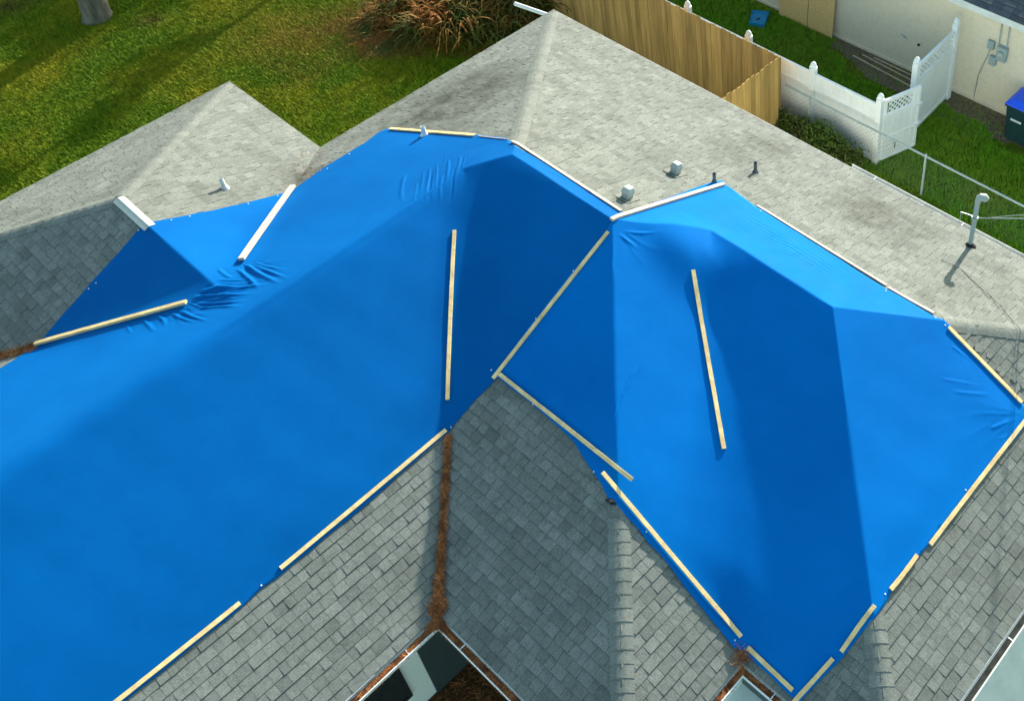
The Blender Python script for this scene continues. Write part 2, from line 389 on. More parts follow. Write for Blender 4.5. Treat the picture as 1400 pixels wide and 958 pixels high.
M['lead'] = simple('dull_lead', (.13, .15, .155), .6, .4, .15, 10)
M['wire'] = simple('wire_insulation', (.30, .32, .33), .6, .3, .1, 9)
M['bark'] = simple('grey_brown_bark', (.13, .12, .10), .95, .1, .5, 7, bmp=1, stretch=(1, 1, .25))
M['concrete'] = simple('light_concrete', (.66, .68, .62), .9, .2, .08, 3, bmp=.1, dirt=((.30, .31, .27), .4))
M['mulch'] = simple('pine_straw_mulch', (.10, .050, .022), 1, .05, .6, 22, bmp=1)
M['dirt'] = simple('bare_dirt', (.17, .135, .095), 1, .05, .4, 14, bmp=1)
def blade_material(name, a, b_, c_, world_scale=.5, trans=.0, patches=()):
    mt, nt, b = mat_new(name, .75, .15)
    v = coords(nt)
    c = mix(nt, attr(nt), a, b_)
    c = mix(nt, noise(nt, v, world_scale, 5, .6, .42, .66), c, c_)
    c = mix(nt, mathn(nt, 'MULTIPLY', noise(nt, v, 5, 4, .7, .45, .7), .5), c, tuple(x*.5 for x in a))
    for (cx, cy, r0, r1, col, k) in patches:
        sp = mathn(nt, 'MULTIPLY', mapped_spot(nt, cx, cy, r0, r1), noise(nt, v, 2.0, 5, .7, .3, .6))
        c = mix(nt, mathn(nt, 'MULTIPLY', sp, k), c, col)
    nt.links.new(c, b.inputs['Base Color'])
    if trans: b.inputs['Transmission Weight'].default_value = 0
    return mt
def wzp(px, py): q = wz(px, py); return (q[0], q[1])
PATCH = [(*wzp(392, 52), .2, 1.3, (.27, .15, .035), .9), (*wzp(360, 40), .3, 2.0, (.28, .26, .02), .8), (*wzp(415, 92), .1, 1.0, (.24, .17, .03), .7),
         (*wzp(520, 45), .4, 1.5, (.26, .11, .04), 1.), (*wzp(470, 35), .1, 1.2, (.26, .14, .04), .8), (*wzp(10, 2), .2, 1.2, (.10, .05, .03), .8), (*wzp(205, 30), .1, .5, (.12, .07, .03), .7)]
M['blades'] = blade_material('lawn_grass', (.078, .165, .003), (.200, .290, .006), (.300, .290, .010), patches=PATCH)
M['lawn'] = blade_material('lawn_soil', (.070, .115, .005), (.10, .14, .006), (.14, .125, .010), patches=PATCH)
M['shade_blades'] = blade_material('side_yard_grass', (.12, .31, .010), (.21, .44, .018), (.24, .34, .03))
M['weed'] = blade_material('weed_leaf', (.055, .11, .018), (.12, .19, .03), (.09, .08, .03), 2)
M['frond'] = blade_material('dry_frond', (.22, .062, .010), (.28, .125, .022), (.045, .085, .010), 1.0)
M['frond_green'] = blade_material('green_frond', (.03, .07, .008), (.14, .15, .012), (.12, .07, .015), 1.5)
M['leaf'] = blade_material('tree_leaf', (.035, .075, .015), (.08, .13, .03), (.06, .10, .02), 1)
M['needle'] = blade_material('pine_needle', (.16, .050, .018), (.66, .26, .09), (.15, .05, .02), 6)

# ------------------------------------------------------------------ ground
g = MB(); g.poly([(-300, -300, 0), (300, -300, 0), (300, 300, 0), (-300, 300, 0)]); tag(g.build('ground', M['lawn']), kind='structure')
g = MB(); g.poly([(13.02, -20, .05), (19, -20, .05), (19, 0, .05), (13.02, 0, .05)]); g.poly([(13.02, 0, 0), (13.02, 0, .05), (19, 0, .05), (19, 0, 0)]); tag(g.build('driveway', M['concrete']), kind='structure')
def blob(name, pts, z, mat):
    """flat ground patch with a ragged edge"""
    r = random.Random(3); g = MB(); P = []
    for a, b in zip(pts, pts[1:]+pts[:1]):
        n = max(1, int(math.dist(a, b)/.15))
        for k in range(n):
            P.append((a[0]+(b[0]-a[0])*k/n+r.uniform(-.05, .05), a[1]+(b[1]-a[1])*k/n+r.uniform(-.05, .05), z))
    g.poly(P); return tag(g.build(name, mat), kind='structure')
blob('dirt_strip', [(2.6, 5.72), (2.6, 5.5), (3.6, 5.2), (4.6, 4.85), (5.6, 4.9), (6.0, 4.6), (6.6, 4.75), (7.2, 4.6), (7.7, 4.9), (8.6, 5.2), (8.6, 5.72)], .006, M['dirt'])
blob('mulch_bed', [(7.6, -9.0), (7.6, -14), (12, -14), (12, -9.2), (10.9, -8.9)], .006, M['mulch'])
blob('mulch_corner', [(10.8, -7.0), (10.8, -9.0), (13.0, -9.0), (13.0, -7.0)], .010, M['mulch'])

# ------------------------------------------------------------------ house
house = empty('house', (5, -5, 0), 'single storey house with grey shingled hip roof half covered by blue tarpaulins', 'house')
EAVE = [(0, 0), (XE, 0), (XE, YD), (XC, YD), (XC, YB), (Wm, YB), (Wm, YF), (0, YF), (0, YI2), (XW, YI2), (XW, YW), (0, YW)]
WALL = [(.53, -.53), (XE-.53, -.53), (XE-.53, YD+.53), (XC-.53, YD+.53), (XC-.53, YB+.53), (Wm-.53, YB+.53), (Wm-.53, YF+.5), (.53, YF+.5), (.53, YI2+.53), (XW+.53, YI2+.53), (XW+.53, YW-.53), (.53, YW-.53)]
g = MB()
for a, b in zip(WALL, WALL[1:]+WALL[:1]): g.poly([(*b, 0), (*a, 0), (*a, 2.32), (*b, 2.32)])
g.build('wall', M['wall'], house)
g = MB()
n = len(EAVE)
for i in range(n):
    a, b, c, d = EAVE[i], EAVE[(i+1) % n], WALL[(i+1) % n], WALL[i]
    g.poly([(*a, 2.315), (*b, 2.315), (*c, 2.315), (*d, 2.315)])
g.build('soffit', M['soffit'], house)
for i in range(n):
    g = MB(); a, b = Vector((*EAVE[i], 2.40)), Vector((*EAVE[(i+1) % n], 2.40)); d = (b-a).normalized(); nrm = Vector((-d.y, d.x, 0))
    g.beam(a-nrm*.017, b-nrm*.017, .03, .17)
    g.build('fascia', M['white_metal'], house)
def clip(poly, cx):
    """Sutherland-Hodgman in plan; cx convex, counter-clockwise"""
    out_ = poly
    for (x0, y0), (x1, y1) in zip(cx, cx[1:]+cx[:1]):
        if not out_: return []
        inp = out_; out_ = []
        def sd(p): return (x1-x0)*(p[1]-y0)-(y1-y0)*(p[0]-x0)
        for p, q in zip(inp, inp[1:]+inp[:1]):
            sp, sq = sd(p), sd(q)
            if sp >= 0: out_.append(p)
            if (sp > 0 > sq) or (sp < 0 < sq):
                t = sp/(sp-sq); out_.append((p[0]+(q[0]-p[0])*t, p[1]+(q[1]-p[1])*t))
    return out_
def area(P): return .5*sum(P[i][0]*P[(i+1) % len(P)][1]-P[(i+1) % len(P)][0]*P[i][1] for i in range(len(P)))
def slope(name, polys, grad, e0, mat, parent, z0=ZE, s=S, skip=(O1, O2), seed=1, wmin=.09, wmax=.22, expo=.133):
    """one roof plane as overlapping laminated shingles: grad = upslope direction in plan, e0 = a point on its eave"""
    r = random.Random(seed); g = MB(); up = Vector(grad); al = Vector((up.y, -up.x)); e0 = Vector(e0)
    def zz(x, y): return z0+s*((x-e0.x)*up.x+(y-e0.y)*up.y)
    cs = math.cos(math.atan(s)); ex = expo*cs
    tabs = []
    for P in polys:
        if area(P) < 0: P = P[::-1]
        g.poly([(x, y, zz(x, y)-.003) for x, y in P], .3)
    allp = [q for P in polys for q in P]
    us = [(Vector(q)-e0).dot(al) for q in allp]; vs = [(Vector(q)-e0).dot(up) for q in allp]
    k0, k1 = int(min(vs)/ex)-1, int(max(vs)/ex)+1
    patch = .5
    for k in range(k0, k1+1):
        u = min(us)-r.uniform(0, .3); patch = r.uniform(.35, .65)
        while u < max(us):
            wd = r.uniform(wmin, wmax); v0 = k*ex+r.uniform(-.003, .003); v1 = (k+1)*ex+.004
            th = .0085+(.0055 if r.random() < .5 else 0)+r.uniform(0, .0015); tone = min(1, max(0, r.gauss(patch, .24)))
            if r.random() < .05: tone = min(1, tone+.35)
            gap = .004; q = [(u+gap, v0), (u+wd, v0), (u+wd, v1), (u+gap, v1)]; u += wd
            Q = [tuple(e0+al*a+up*b) for a, b in q]
            cxm = sum(t[0] for t in Q)/4; cym = sum(t[1] for t in Q)/4
            tabs.append((Q, v0, th, tone, cxm, cym))
    X = np.array([t[4] for t in tabs]); Y = np.array([t[5] for t in tabs]); drop = np.zeros(len(X), bool)
    for O in skip:
        drop |= inside(O, X, Y) & (dist_out(O, X, Y) > .16)
    for (Q, v0, th, tone, _, _), dr in zip(tabs, drop):
        if dr: continue
        if area(Q) < 0: Q = Q[::-1]
        for P in polys:
            if area(P) < 0: P = P[::-1]
            c = clip(Q, list(P))
            if len(c) < 3 or abs(area(c)) < 2e-5: continue
            top = []
            for x, y in c:
                v = (Vector((x, y))-e0).dot(up); f = (v-v0)/ex; top.append((x, y, zz(x, y)+max(.0012, th*(1-.8*f))))
            g.poly(top, tone)
            m_ = len(c)
            for i in range(m_):
                a, b = top[i], top[(i+1) % m_]
                g.poly([(a[0], a[1], zz(a[0], a[1])-.003), (b[0], b[1], zz(b[0], b[1])-.003), b, a], -1)
    return g.build(name, mat, parent)
K_ = (Wm/2, YB+Wm/2); A_ = (-YB/2, YB/2); B_ = (XC+YB/2, YB/2); J_ = (XC+YD/2, YD/2); E_ = (XE+YD/2, YD/2)
Aw = (XW+HW, YW-HW); Rw = (HW, YW-HW); RX = Wm/2
roof = house
slope('roof_slope', [[(0, 0), A_, K_, (0, K_[1])], [(0, K_[1]), K_, (RX, Rw[1]), Rw, (0, YW)], [(RX, Rw[1]), (RX, YF), (0, YF), (0, YI2), Rw]], (1, 0), (0, 0), M['shingle'], roof, seed=1)
slope('roof_slope', [[(0, 0), (J_[0], 0), J_, B_, A_], [(J_[0], 0), (XE, 0), E_, J_]], (0, -1), (0, 0), M['shingle'], roof, seed=2)
slope('roof_slope', [[K_, (Wm, YB), (Wm, YF), (RX, YF)]], (-1, 0), (Wm, 0), M['shingle'], roof, seed=3)
slope('roof_slope', [[A_, B_, (XC, YB), (Wm, YB), K_]], (0, 1), (0, YB), M['shingle'], roof, seed=4)
slope('roof_slope', [[B_, J_, (XC, YD), (XC, YB)]], (-1, 0), (XC, 0), M['shingle'], roof, seed=5)
slope('roof_slope', [[J_, E_, (XE, YD), (XC, YD)]], (0, 1), (0, YD), M['shingle'], roof, seed=6)
slope('roof_slope', [[E_, (XE, 0), (XE, YD)]], (-1, 0), (XE, 0), M['shingle'], roof, seed=7)
slope('roof_slope', [[(XW, YW), (0, YW), Rw, Aw]], (0, -1), (0, YW), M['shingle'], roof, seed=8)
slope('roof_slope', [[(XW, YW), Aw, (XW, YI2)]], (1, 0), (XW, 0), M['shingle'], roof, seed=9)
slope('roof_slope', [[Aw, Rw, (0, YI2), (XW, YI2)]], (0, 1), (0, YI2), M['shingle'], roof, seed=10)

def caps(name, lo, hi, parent, mat, seed=1, hw=.135, expo=.14, lab=None, t0=0., t1=1.):
    r = random.Random(seed); g = MB(); lo = Vector(lo); hi = Vector(hi); d = (hi-lo); L = d.length; d.normalize(); sd = Vector((-d.y, d.x))
    k = 0; n = int(L/expo)
    for k in range(n):
        s0 = k*expo; s1 = s0+expo+.004; mid = lo+d*(s0+expo/2)
        if (s0/L) < t0 or (s1/L) > t1: continue
        if any(inside(O, np.array([mid.x]), np.array([mid.y]))[0] for O in (O1, O2)): continue
        tn = min(1, max(0, r.gauss(.55, .2))); rows = []
        jw = r.uniform(-.004, .004)
        for s_, th in ((s0, .0155+r.uniform(0, .002)), (s1, .011)):
            row = []
            for q in (-1, -.75, -.5, -.25, .25, .5, .75, 1):
                p = lo+d*s_+sd*((hw+jw)*q)
                c_ = lo+d*s_; zt = float(roofh(c_.x, c_.y)); pe = c_+sd*((hw+jw)*(1 if q > 0 else -1)); ze_ = float(roofh(pe.x, pe.y)); zr = zt-(zt-ze_)*abs(q)**1.28
                row.append((p.x, p.y, zr+th))
            rows.append(row)
        g.add(rows[0]+rows[1], [(i, i+1, i+9, i+8) for i in range(7)], tn)
        for i in range(7):
            a, b = rows[0][i], rows[0][i+1]; g.poly([(a[0], a[1], a[2]-.02), (b[0], b[1], b[2]-.02), b, a], tn*.2)
        for j in (0, 7):
            a, b = rows[0][j], rows[1][j]; g.poly([(a[0], a[1], a[2]-.02), (b[0], b[1], b[2]-.02), b, a], tn*.2)
    return g.build(name, mat, parent, smooth=True) if g.f else None
caps('hip_cap', (0, 0), A_, roof, M['cap'], 1, t0=.012)
caps('hip_cap', (XW, YW), Aw, roof, M['cap'], 2, t0=.015)
caps('hip_cap', (XW, YI2), Aw, roof, M['cap'], 3)
caps('hip_cap', (XC, YB), B_, roof, M['cap'], 4)
caps('hip_cap', (XE, YD), E_, roof, M['cap'], 5)
caps('hip_cap', (XE, 0), E_, roof, M['cap'], 6)
caps('hip_cap', (RX, YF), (RX, -18.9), roof, M['cap'], 7)
# hole under the open cap end: its shade put in as black scraps
g = MB(); q0 = hit(829, 682); q1 = hit(842, 690); c_ = (Vector(q0)+Vector(q1))/2
for k in range(9):
    a = rnd.uniform(0, 6.28); o_ = Vector((rnd.gauss(0, .028), rnd.gauss(0, .022), 0)); e_ = Vector((math.cos(a), math.sin(a), 0))*.035; f_ = Vector((-math.sin(a), math.cos(a), 0))*.02; p = c_+o_; p.z = float(roofh(p.x, p.y))+.022+rnd.uniform(0, .012)
    g.poly([p-e_-f_, p+e_-f_, p+e_*.6+f_, p-e_*.8+f_])
g.build('cap_hole_shade', M['rubber'], roof)
# bare metal ridge flashing of the small wing
g = MB(); p0 = Vector((*hit(165, 272)[:2], 0)); p1 = Vector((*hit(207, 307)[:2], 0)); p0.y = p1.y = Aw[1]; p0.x -= .02; p1.x += .06
rows = []
for px_ in (p0.x, p1.x):
    rows.append([(px_, p0.y+q, float(roofh(HW*.5, p0.y+q))+.024-(.004 if abs(q) < .05 else 0)) for q in (-.085, -.03, 0, .03, .085)])
g.add(rows[0]+rows[1], [(i, i+1, i+6, i+5) for i in range(4)])
fl = g.build('ridge_flashing', M['vent'], roof)
sm = fl.modifiers.new('solid', 'SOLIDIFY'); sm.thickness = .006; sm.offset = -1
fl['label'] = 'bright bare metal flashing on the ridge beside the tarpaulin'

def gutter(a, b, nrm, mat, w=.105, dep=.10, z=2.475, straps=True, lab=None, m0=0., m1=0.):
    """U-profile gutter hung outside an eave from a to b; nrm points away from the house"""
    g = MB(); a = Vector((*a, 0)); b = Vector((*b, 0)); d = (b-a).normalized(); nn = Vector((*nrm, 0))
    prof = [(.008, 0), (.008, -dep), (w*.75, -dep), (w*.85, -dep*.5), (w, -dep*.35), (w, 0), (w-.013, 0), (w-.013, -.006), (w-.008, -.008), (w-.008, -dep*.33), (w*.82, -dep*.48), (w*.72, -dep+.006), (.014, -dep+.006), (.014, 0)]
    for p_ in (0,):
        vs0 = [a-d*(m0*q)+nn*q+Vector((0, 0, z+h)) for q, h in prof]; vs1 = [b+d*(m1*q)+nn*q+Vector((0, 0, z+h)) for q, h in prof]
        k = len(prof)
        for i in range(k):
            j = (i+1) % k; g.poly([vs0[i], vs0[j], vs1[j], vs1[i]])
    o = g.build('gutter', mat, house)
    if straps:
        L = (b-a).length; s_ = .5
        while s_ < L:
            c = a+d*s_; g = MB(); g.beam(c+nn*.0+Vector((0, 0, z-.002)), c+nn*(w-.01)+Vector((0, 0, z-.002)), .014, .004); g.build('strap', M['white_metal'], o); s_ += 1.7
    if lab: o['label'] = lab
    return o
gutter((Wm, YB), (Wm, YF), (1, 0), M['white_metal'], m0=-1)
gutter((Wm, YB), (XC, YB), (0, -1), M['white_metal'], m0=-1, m1=1)
gutter((XC, YB), (XC, YD), (1, 0), M['white_metal'], m0=1, m1=-1)
gutter((XC, YD), (XE, YD), (0, -1), M['white_metal'], m0=-1, m1=1)
gutter((XE, YD), (XE, -1.2), (1, 0), M['white_metal'], m0=1)
gutter((7.36, 0), (XE, 0), (0, 1), M['grey_gutter'], z=2.49)
g = MB(); g.tube([(.02, -.13, 2.44), (-.86, -.28, 2.43)], .042, 12)
o = g.build('gutter_spout', M['white_metal'], house, smooth=True)
# thin pale drip edges where the shingles end
for (a, b, nn) in (((Wm, YB-.9), (Wm, YF), (1, 0)), ((Wm+.15, YB), (XC, YB), (0, -1)), ((XE, YD), (XE, 0), (1, 0)), ((0, 0), (XE, 0), (0, 1))):
    g = MB(); o_ = Vector((*nn, 0))*.003; g.beam(Vector((*a, 2.499))+o_, Vector((*b, 2.499))+o_, .005, .022); g.build('drip_edge', M['white_metal'], house)

# walls seen through the two roof corners: window, dark door
def window(y0, y1, z0, z1, x, parent):
    g = MB(); f = .06
    for (a, b) in (((x, y0, z0), (x+.035, y1, z0+f)), ((x, y0, z1-f), (x+.035, y1, z1)), ((x, y0, z0+f), (x+.035, y0+f, z1-f)), ((x, y1-f, z0+f), (x+.035, y1, z1-f)), ((x, y0+f, (z0+z1)/2-.02), (x+.03, y1-f, (z0+z1)/2+.02))): g.box(a, b)
    o = g.build('window', M['rubber'], parent)
    g = MB(); g.box((x+.004, y0+f, z0+f), (x+.014, y1-f, z1-f)); g.build('pane', M['glass'], o)
    return o
window(-11.2, -9.90, .48, 2.05, Wm-.528, house)
g = MB(); g.box((Wm-.528, -9.62, .02), (Wm-.50, YB+.50, 2.30)); g.build('door', M['door_shaded_wall'], house)
g = MB(); g.poly([(XC+.01, YD-.01, 2.02), (XC+.01, -9.3, 2.02), (XE-.55, -9.3, 2.02), (XE-.55, YD-.01, 2.02)]); g.build('porch_cover', M['wall'], house)
g = MB(); g.box((XC-.012, -9.3, 2.0), (XC+.012, YD-.012, 2.40)); g.build('wall_panel', M['wall'], house)
g = MB(); g.box((XC+.012, YD-.024, 2.0), (XE-.55, YD-.002, 2.40)); g.build('wall_panel', M['door_shaded_wall'], house)  # wall facing away from the sun, its shade painted in as dark colour
g = MB(); g.box((Wm-.528, YB+.50, .02), (Wm+1.6, YB+.529, 2.30)); g.build('wall_panel', M['door_shaded_wall'], house)  # dark colour stands for the shade on this wall

# ------------------------------------------------------------------ roof fittings
def nrm_at(x, y):
    e = .02; gx = (roofh(x+e, y)-roofh(x-e, y))/(2*e); gy = (roofh(x, y+e)-roofh(x, y-e))/(2*e); return Vector((-float(gx), -float(gy), 1)).normalized()
def frustum(g, c, up, fwd, s0, s1, h, tone=.5):
    c = Vector(c); sd = up.cross(fwd).normalized(); fw = sd.cross(up).normalized()
    vs = [c+sd*x*s0[0]/2+fw*y*s0[1]/2 for x, y in ((-1,-1),(1,-1),(1,1),(-1,1))]+[c+up*h+sd*x*s1[0]/2+fw*y*s1[1]/2 for x, y in ((-1,-1),(1,-1),(1,1),(-1,1))]
    g.add(vs, [(3,2,1,0),(4,5,6,7),(0,1,5,4),(1,2,6,5),(2,3,7,6),(3,0,4,7)], tone)
def box_vent(px, py, lab):
    p = hit(px, py); up = nrm_at(*p[:2]); g = MB()
    frustum(g, Vector(p)+up*.012, up, Vector((0, 1, 0)), (.27, .27), (.27, .27), .006)
    o = g.build('roof_vent', M['cap'], house); o['label'] = lab
    g = MB(); frustum(g, Vector(p)+up*.016, up, Vector((0, 1, 0)), (.12, .12), (.12, .12), .11); g.build('throat', M['vent'], o)
    g = MB(); frustum(g, Vector(p)+up*.10, (up+Vector((0, .0, .5))).normalized(), Vector((0, 1, 0)), (.165, .16), (.11, .10), .085); g.build('hood', M['vent'], o, bevel=.012)
box_vent(857, 271, 'square metal roof vent just above the tarpaulin edge')
box_vent(923, 237, 'square metal roof vent higher up the picture, nearer the fence')
def pipe(px, py, top, r, mat, lab, flange=True):
    p = hit(px, py); g = MB(); h = top
    if flange:
        g.lathe((p[0], p[1], p[2]), [(r*2, .0), (r*1.7, .03), (r*1.15, .07)], 14)
    n0 = len(g.f)
    g.tube([(p[0], p[1], p[2]-.02), (p[0], p[1], p[2]+h)], r, 14, cap=False)
    g.tube([(p[0], p[1], p[2]+h-.05), (p[0], p[1], p[2]+h)], r*.8, 14, cap=False)
    g.lathe((p[0], p[1], p[2]+h-.05), [(r*.8, 0), (.001, 0)], 14, 0)
    g.tube([(p[0], p[1], p[2]+h), (p[0], p[1], p[2]+h+.001)], r*.82, 14, cap=False)
    o = g.build('vent_pipe', mat, house, smooth=True); o['label'] = lab; return o
pipe(1033, 236, .21, .028, M['lead'], 'short grey vent pipe in the middle of the pale slope')
pipe(977, 250, .19, .026, M['lead'], 'dark vent pipe poking up at the top corner of the right tarpaulin')
pipe(581, 186, .20, .04, M['white_metal'], 'white vent pipe poking through the tarpaulin edge by a batten')
pipe(308, 258, .22, .035, M['white_metal'], 'white vent pipe on the small wing, with a long shadow')
# service mast
mp = hit(1326, 337)
g = MB(); g.tube([(mp[0], mp[1], mp[2]-.1), (mp[0], mp[1], mp[2]+.98)], .036, 16); mast = g.build('service_mast', M['meter'], house, smooth=True)
mast['label'] = 'galvanised electric service mast rising from the pale slope'
g = MB(); top = Vector((mp[0], mp[1], mp[2]+.96))
g.tube([top+Vector(q) for q in ((0, 0, -.05), (0, 0, .0), (.01, .005, .05), (.04, .02, .09), (.08, .04, .09), (.115, .055, .06))], [.040, .043, .054, .062, .062, .046], 14); g.build('weatherhead', M['vent'], mast, smooth=True)
g = MB(); g.lathe((mp[0], mp[1], mp[2]-.02), [(.10, 0), (.09, .03), (.05, .07), (.042, .10)], 16); g.build('roof_boot', M['rubber'], mast, smooth=True)
mz = mp[2]+.62
g = MB(); g.tube([(mp[0]-.22, mp[1]-.05, mz+.02), (mp[0]+.05, mp[1]+.03, mz)], .006, 6); g.tube([(mp[0]-.22, mp[1]-.05, mz+.02), (mp[0]-.21, mp[1]-.05, mz-.18)], .005, 6); g.lathe((mp[0], mp[1], mz-.03), [(.05, 0), (.05, .05)], 14); g.build('bracket', M['galv'], mast)
# service drop wires, running off to the right
q1 = CAM+ray(1400, 299)*((3.62-CAM[2])/ray(1400, 299)[2]); a = Vector((mp[0]+.04, mp[1]+.02, mz)); dq = (Vector(q1)-a)
def wire(label, off, sag, r):
    e = a+dq*6+Vector((0, 0, 1.2)); pts = []
    for k in range(25):
        t = k/24; p = a.lerp(e, t); p.z = a.z+(q1[2]-a.z)*t*6-sag*math.sin(t*math.pi)*.3+(0 if t < .2 else (t-.2)*1.2); p += Vector(off)*min(1, t*10)*math.sin(min(1, t*5)*math.pi*.5); pts.append(p)
    g = MB(); g.tube(pts, r, 6); return tag(g.build('overhead_wire', M['wire'], smooth=True), label, 'wire', 'service wires running from the mast')
wire('thicker grey overhead wire running off right from the service mast', (0, 0, 0), .0, .008)
wire('thin upper overhead wire looping from the top of the service mast', (0, .02, .06), .0, .005)

# ------------------------------------------------------------------ tarpaulins
def tarp(name, T, O, step, label, z_extra=0., mat='tarp'):
    xs = np.arange(O[:, 0].min(), O[:, 0].max(), step); ys = np.arange(O[:, 1].min(), O[:, 1].max(), step)
    X, Y = np.meshgrid(xs, ys); X = X+np.where((np.arange(len(ys)) % 2)[:, None] == 1, step/2, 0); X = X.ravel(); Y = Y.ravel()
    ok = inside(O, X, Y); X, Y = X[ok], Y[ok]; ok = dist_out(O, X, Y) > step*.4; X, Y = X[ok], Y[ok]
    ex_ = []      # finer points where the folds are
    for (c, a0, ha, L, amp, nf) in RAD:
        q = c+np.stack(np.meshgrid(np.arange(-L, L, .017), np.arange(-L, L, .017)), -1).reshape(-1, 2); dx, dy = q[:, 0]-c[0], q[:, 1]-c[1]; rr = np.hypot(dx, dy); aa = (np.arctan2(dy, dx)-a0+math.pi) % (2*math.pi)-math.pi
        ex_.append(q[(rr < L*.95) & (np.abs(aa) < ha*1.4)])
    for (a, b, hw, amp, lam, ph) in LIN:
        d = b-a; L = np.hypot(*d); d = d/L; nn_ = np.array([-d[1], d[0]]); u, v = np.meshgrid(np.arange(-.05, L+.05, .04), np.arange(-hw*1.5, hw*1.5, .016)); ex_.append(a+u.reshape(-1, 1)*d+v.reshape(-1, 1)*nn_)
    for a, b in (((0, 0), A_), (A_, B_), (K_, A_), (B_, (XC, YB)), (B_, J_), (J_, E_), (E_, (XE, YD)), (E_, (XE, 0)), (Aw, Rw)):
        a = np.array(a, float); b = np.array(b, float); d = b-a; L = np.hypot(*d); d = d/L; nn_ = np.array([-d[1], d[0]]); u, v = np.meshgrid(np.arange(0, L, .03), (-.05, -.028, -.012, 0, .012, .028, .05)); ex_.append(a+u.reshape(-1, 1)*d+v.reshape(-1, 1)*nn_)
    for (a, b, w_, am, bow) in CR:
        d = b-a; L = np.hypot(*d); d = d/L; nn_ = np.array([-d[1], d[0]]); u, v = np.meshgrid(np.arange(-.02, L+.02, .03), np.arange(-w_*4, w_*5, max(.009, w_*.45))); ex_.append(a+u.reshape(-1, 1)*d+v.reshape(-1, 1)*nn_)
    ex_ = np.concatenate(ex_); ex_ = ex_[inside(O, ex_[:, 0], ex_[:, 1])]; ex_ = ex_[dist_out(O, ex_[:, 0], ex_[:, 1]) > .015]
    key = np.unique(np.round(ex_/.009).astype(int), axis=0, return_index=True)[1]; ex_ = ex_[key]
    X = np.concatenate([X, ex_[:, 0]]); Y = np.concatenate([Y, ex_[:, 1]])
    pts = [Vector((float(a), float(b))) for a, b in O]; n = len(pts)
    edges = [(i, (i+1) % n) for i in range(n)]
    pts += [Vector((float(a), float(b))) for a, b in zip(X, Y)]
    vo, eo, fo, *_ = delaunay_2d_cdt(pts, edges, [], 1, 1e-5)
    P = np.array([(q.x, q.y) for q in vo]); z = tarph(O, P[:, 0], P[:, 1])+z_extra
    V = np.column_stack([P, z]); F = np.array([tuple(f) for f in fo if len(f) == 3])
    # make normals point up
    a = V[F[:, 1]]-V[F[:, 0]]; b = V[F[:, 2]]-V[F[:, 0]]; dn = a[:, 0]*b[:, 1]-a[:, 1]*b[:, 0] < 0; F[dn] = F[dn][:, ::-1]
    o = np_mesh(name, V, F, np.full(len(F), .5), M[mat], smooth=True)
    o.data.update()
    s_ = o.modifiers.new('thickness', 'SOLIDIFY'); s_.thickness = .003; s_.offset = -1
    tag(o, label, 'tarpaulin', 'blue tarpaulins over the damaged roof')
    return o
tarp1 = tarp('tarpaulin', T1, O1, .045, 'larger blue tarpaulin covering the left and middle of the roof')
tarp2 = tarp('tarpaulin', T2, O2, .045, 'blue tarpaulin covering the right hip end, lapped over the other one', .004, 'tarp_lit')
def top_of(px, py):
    """point on whatever lies on the roof under this pixel"""
    p = hit(px, py)
    z = p[2]
    for O, ze in ((O1, 0), (O2, .004)):
        if inside(O, np.array([p[0]]), np.array([p[1]]))[0]: z = max(z, float(tarph(O, np.array([p[0]]), np.array([p[1]]))[0])+ze)
    return Vector((p[0], p[1], z))
def surf(x, y):
    z = float(roofh(x, y))+.012
    for O, ze in ((O1, 0), (O2, .004)):
        if inside(O, np.array([x]), np.array([y]))[0]: z = max(z, float(tarph(O, np.array([x]), np.array([y]))[0])+ze)
    return z
# small white nail caps along the sheet edges
def nailcaps(tp, pts):
    for px, py in pts:
        p = top_of(px, py); g = MB(); g.lathe(tuple(p), [(.010, -.004), (.010, .004), (.005, .007)], 10); g.build('nail_cap', M['white_metal'], tp)
nailcaps(tarp1, [(235, 302), (260, 297), (340, 280), (380, 269), (147, 331), (132, 388), (122, 396), (448, 232), (478, 212), (358, 801), (672, 507), (733, 437), (784, 372), (617, 585), (190, 316)])
nailcaps(tarp2, [(1279, 436), (1211, 399), (729, 554), (812, 646), (1320, 671), (1210, 813), (1005, 876), (884, 728), (1292, 446), (1040, 290), (1105, 942)])

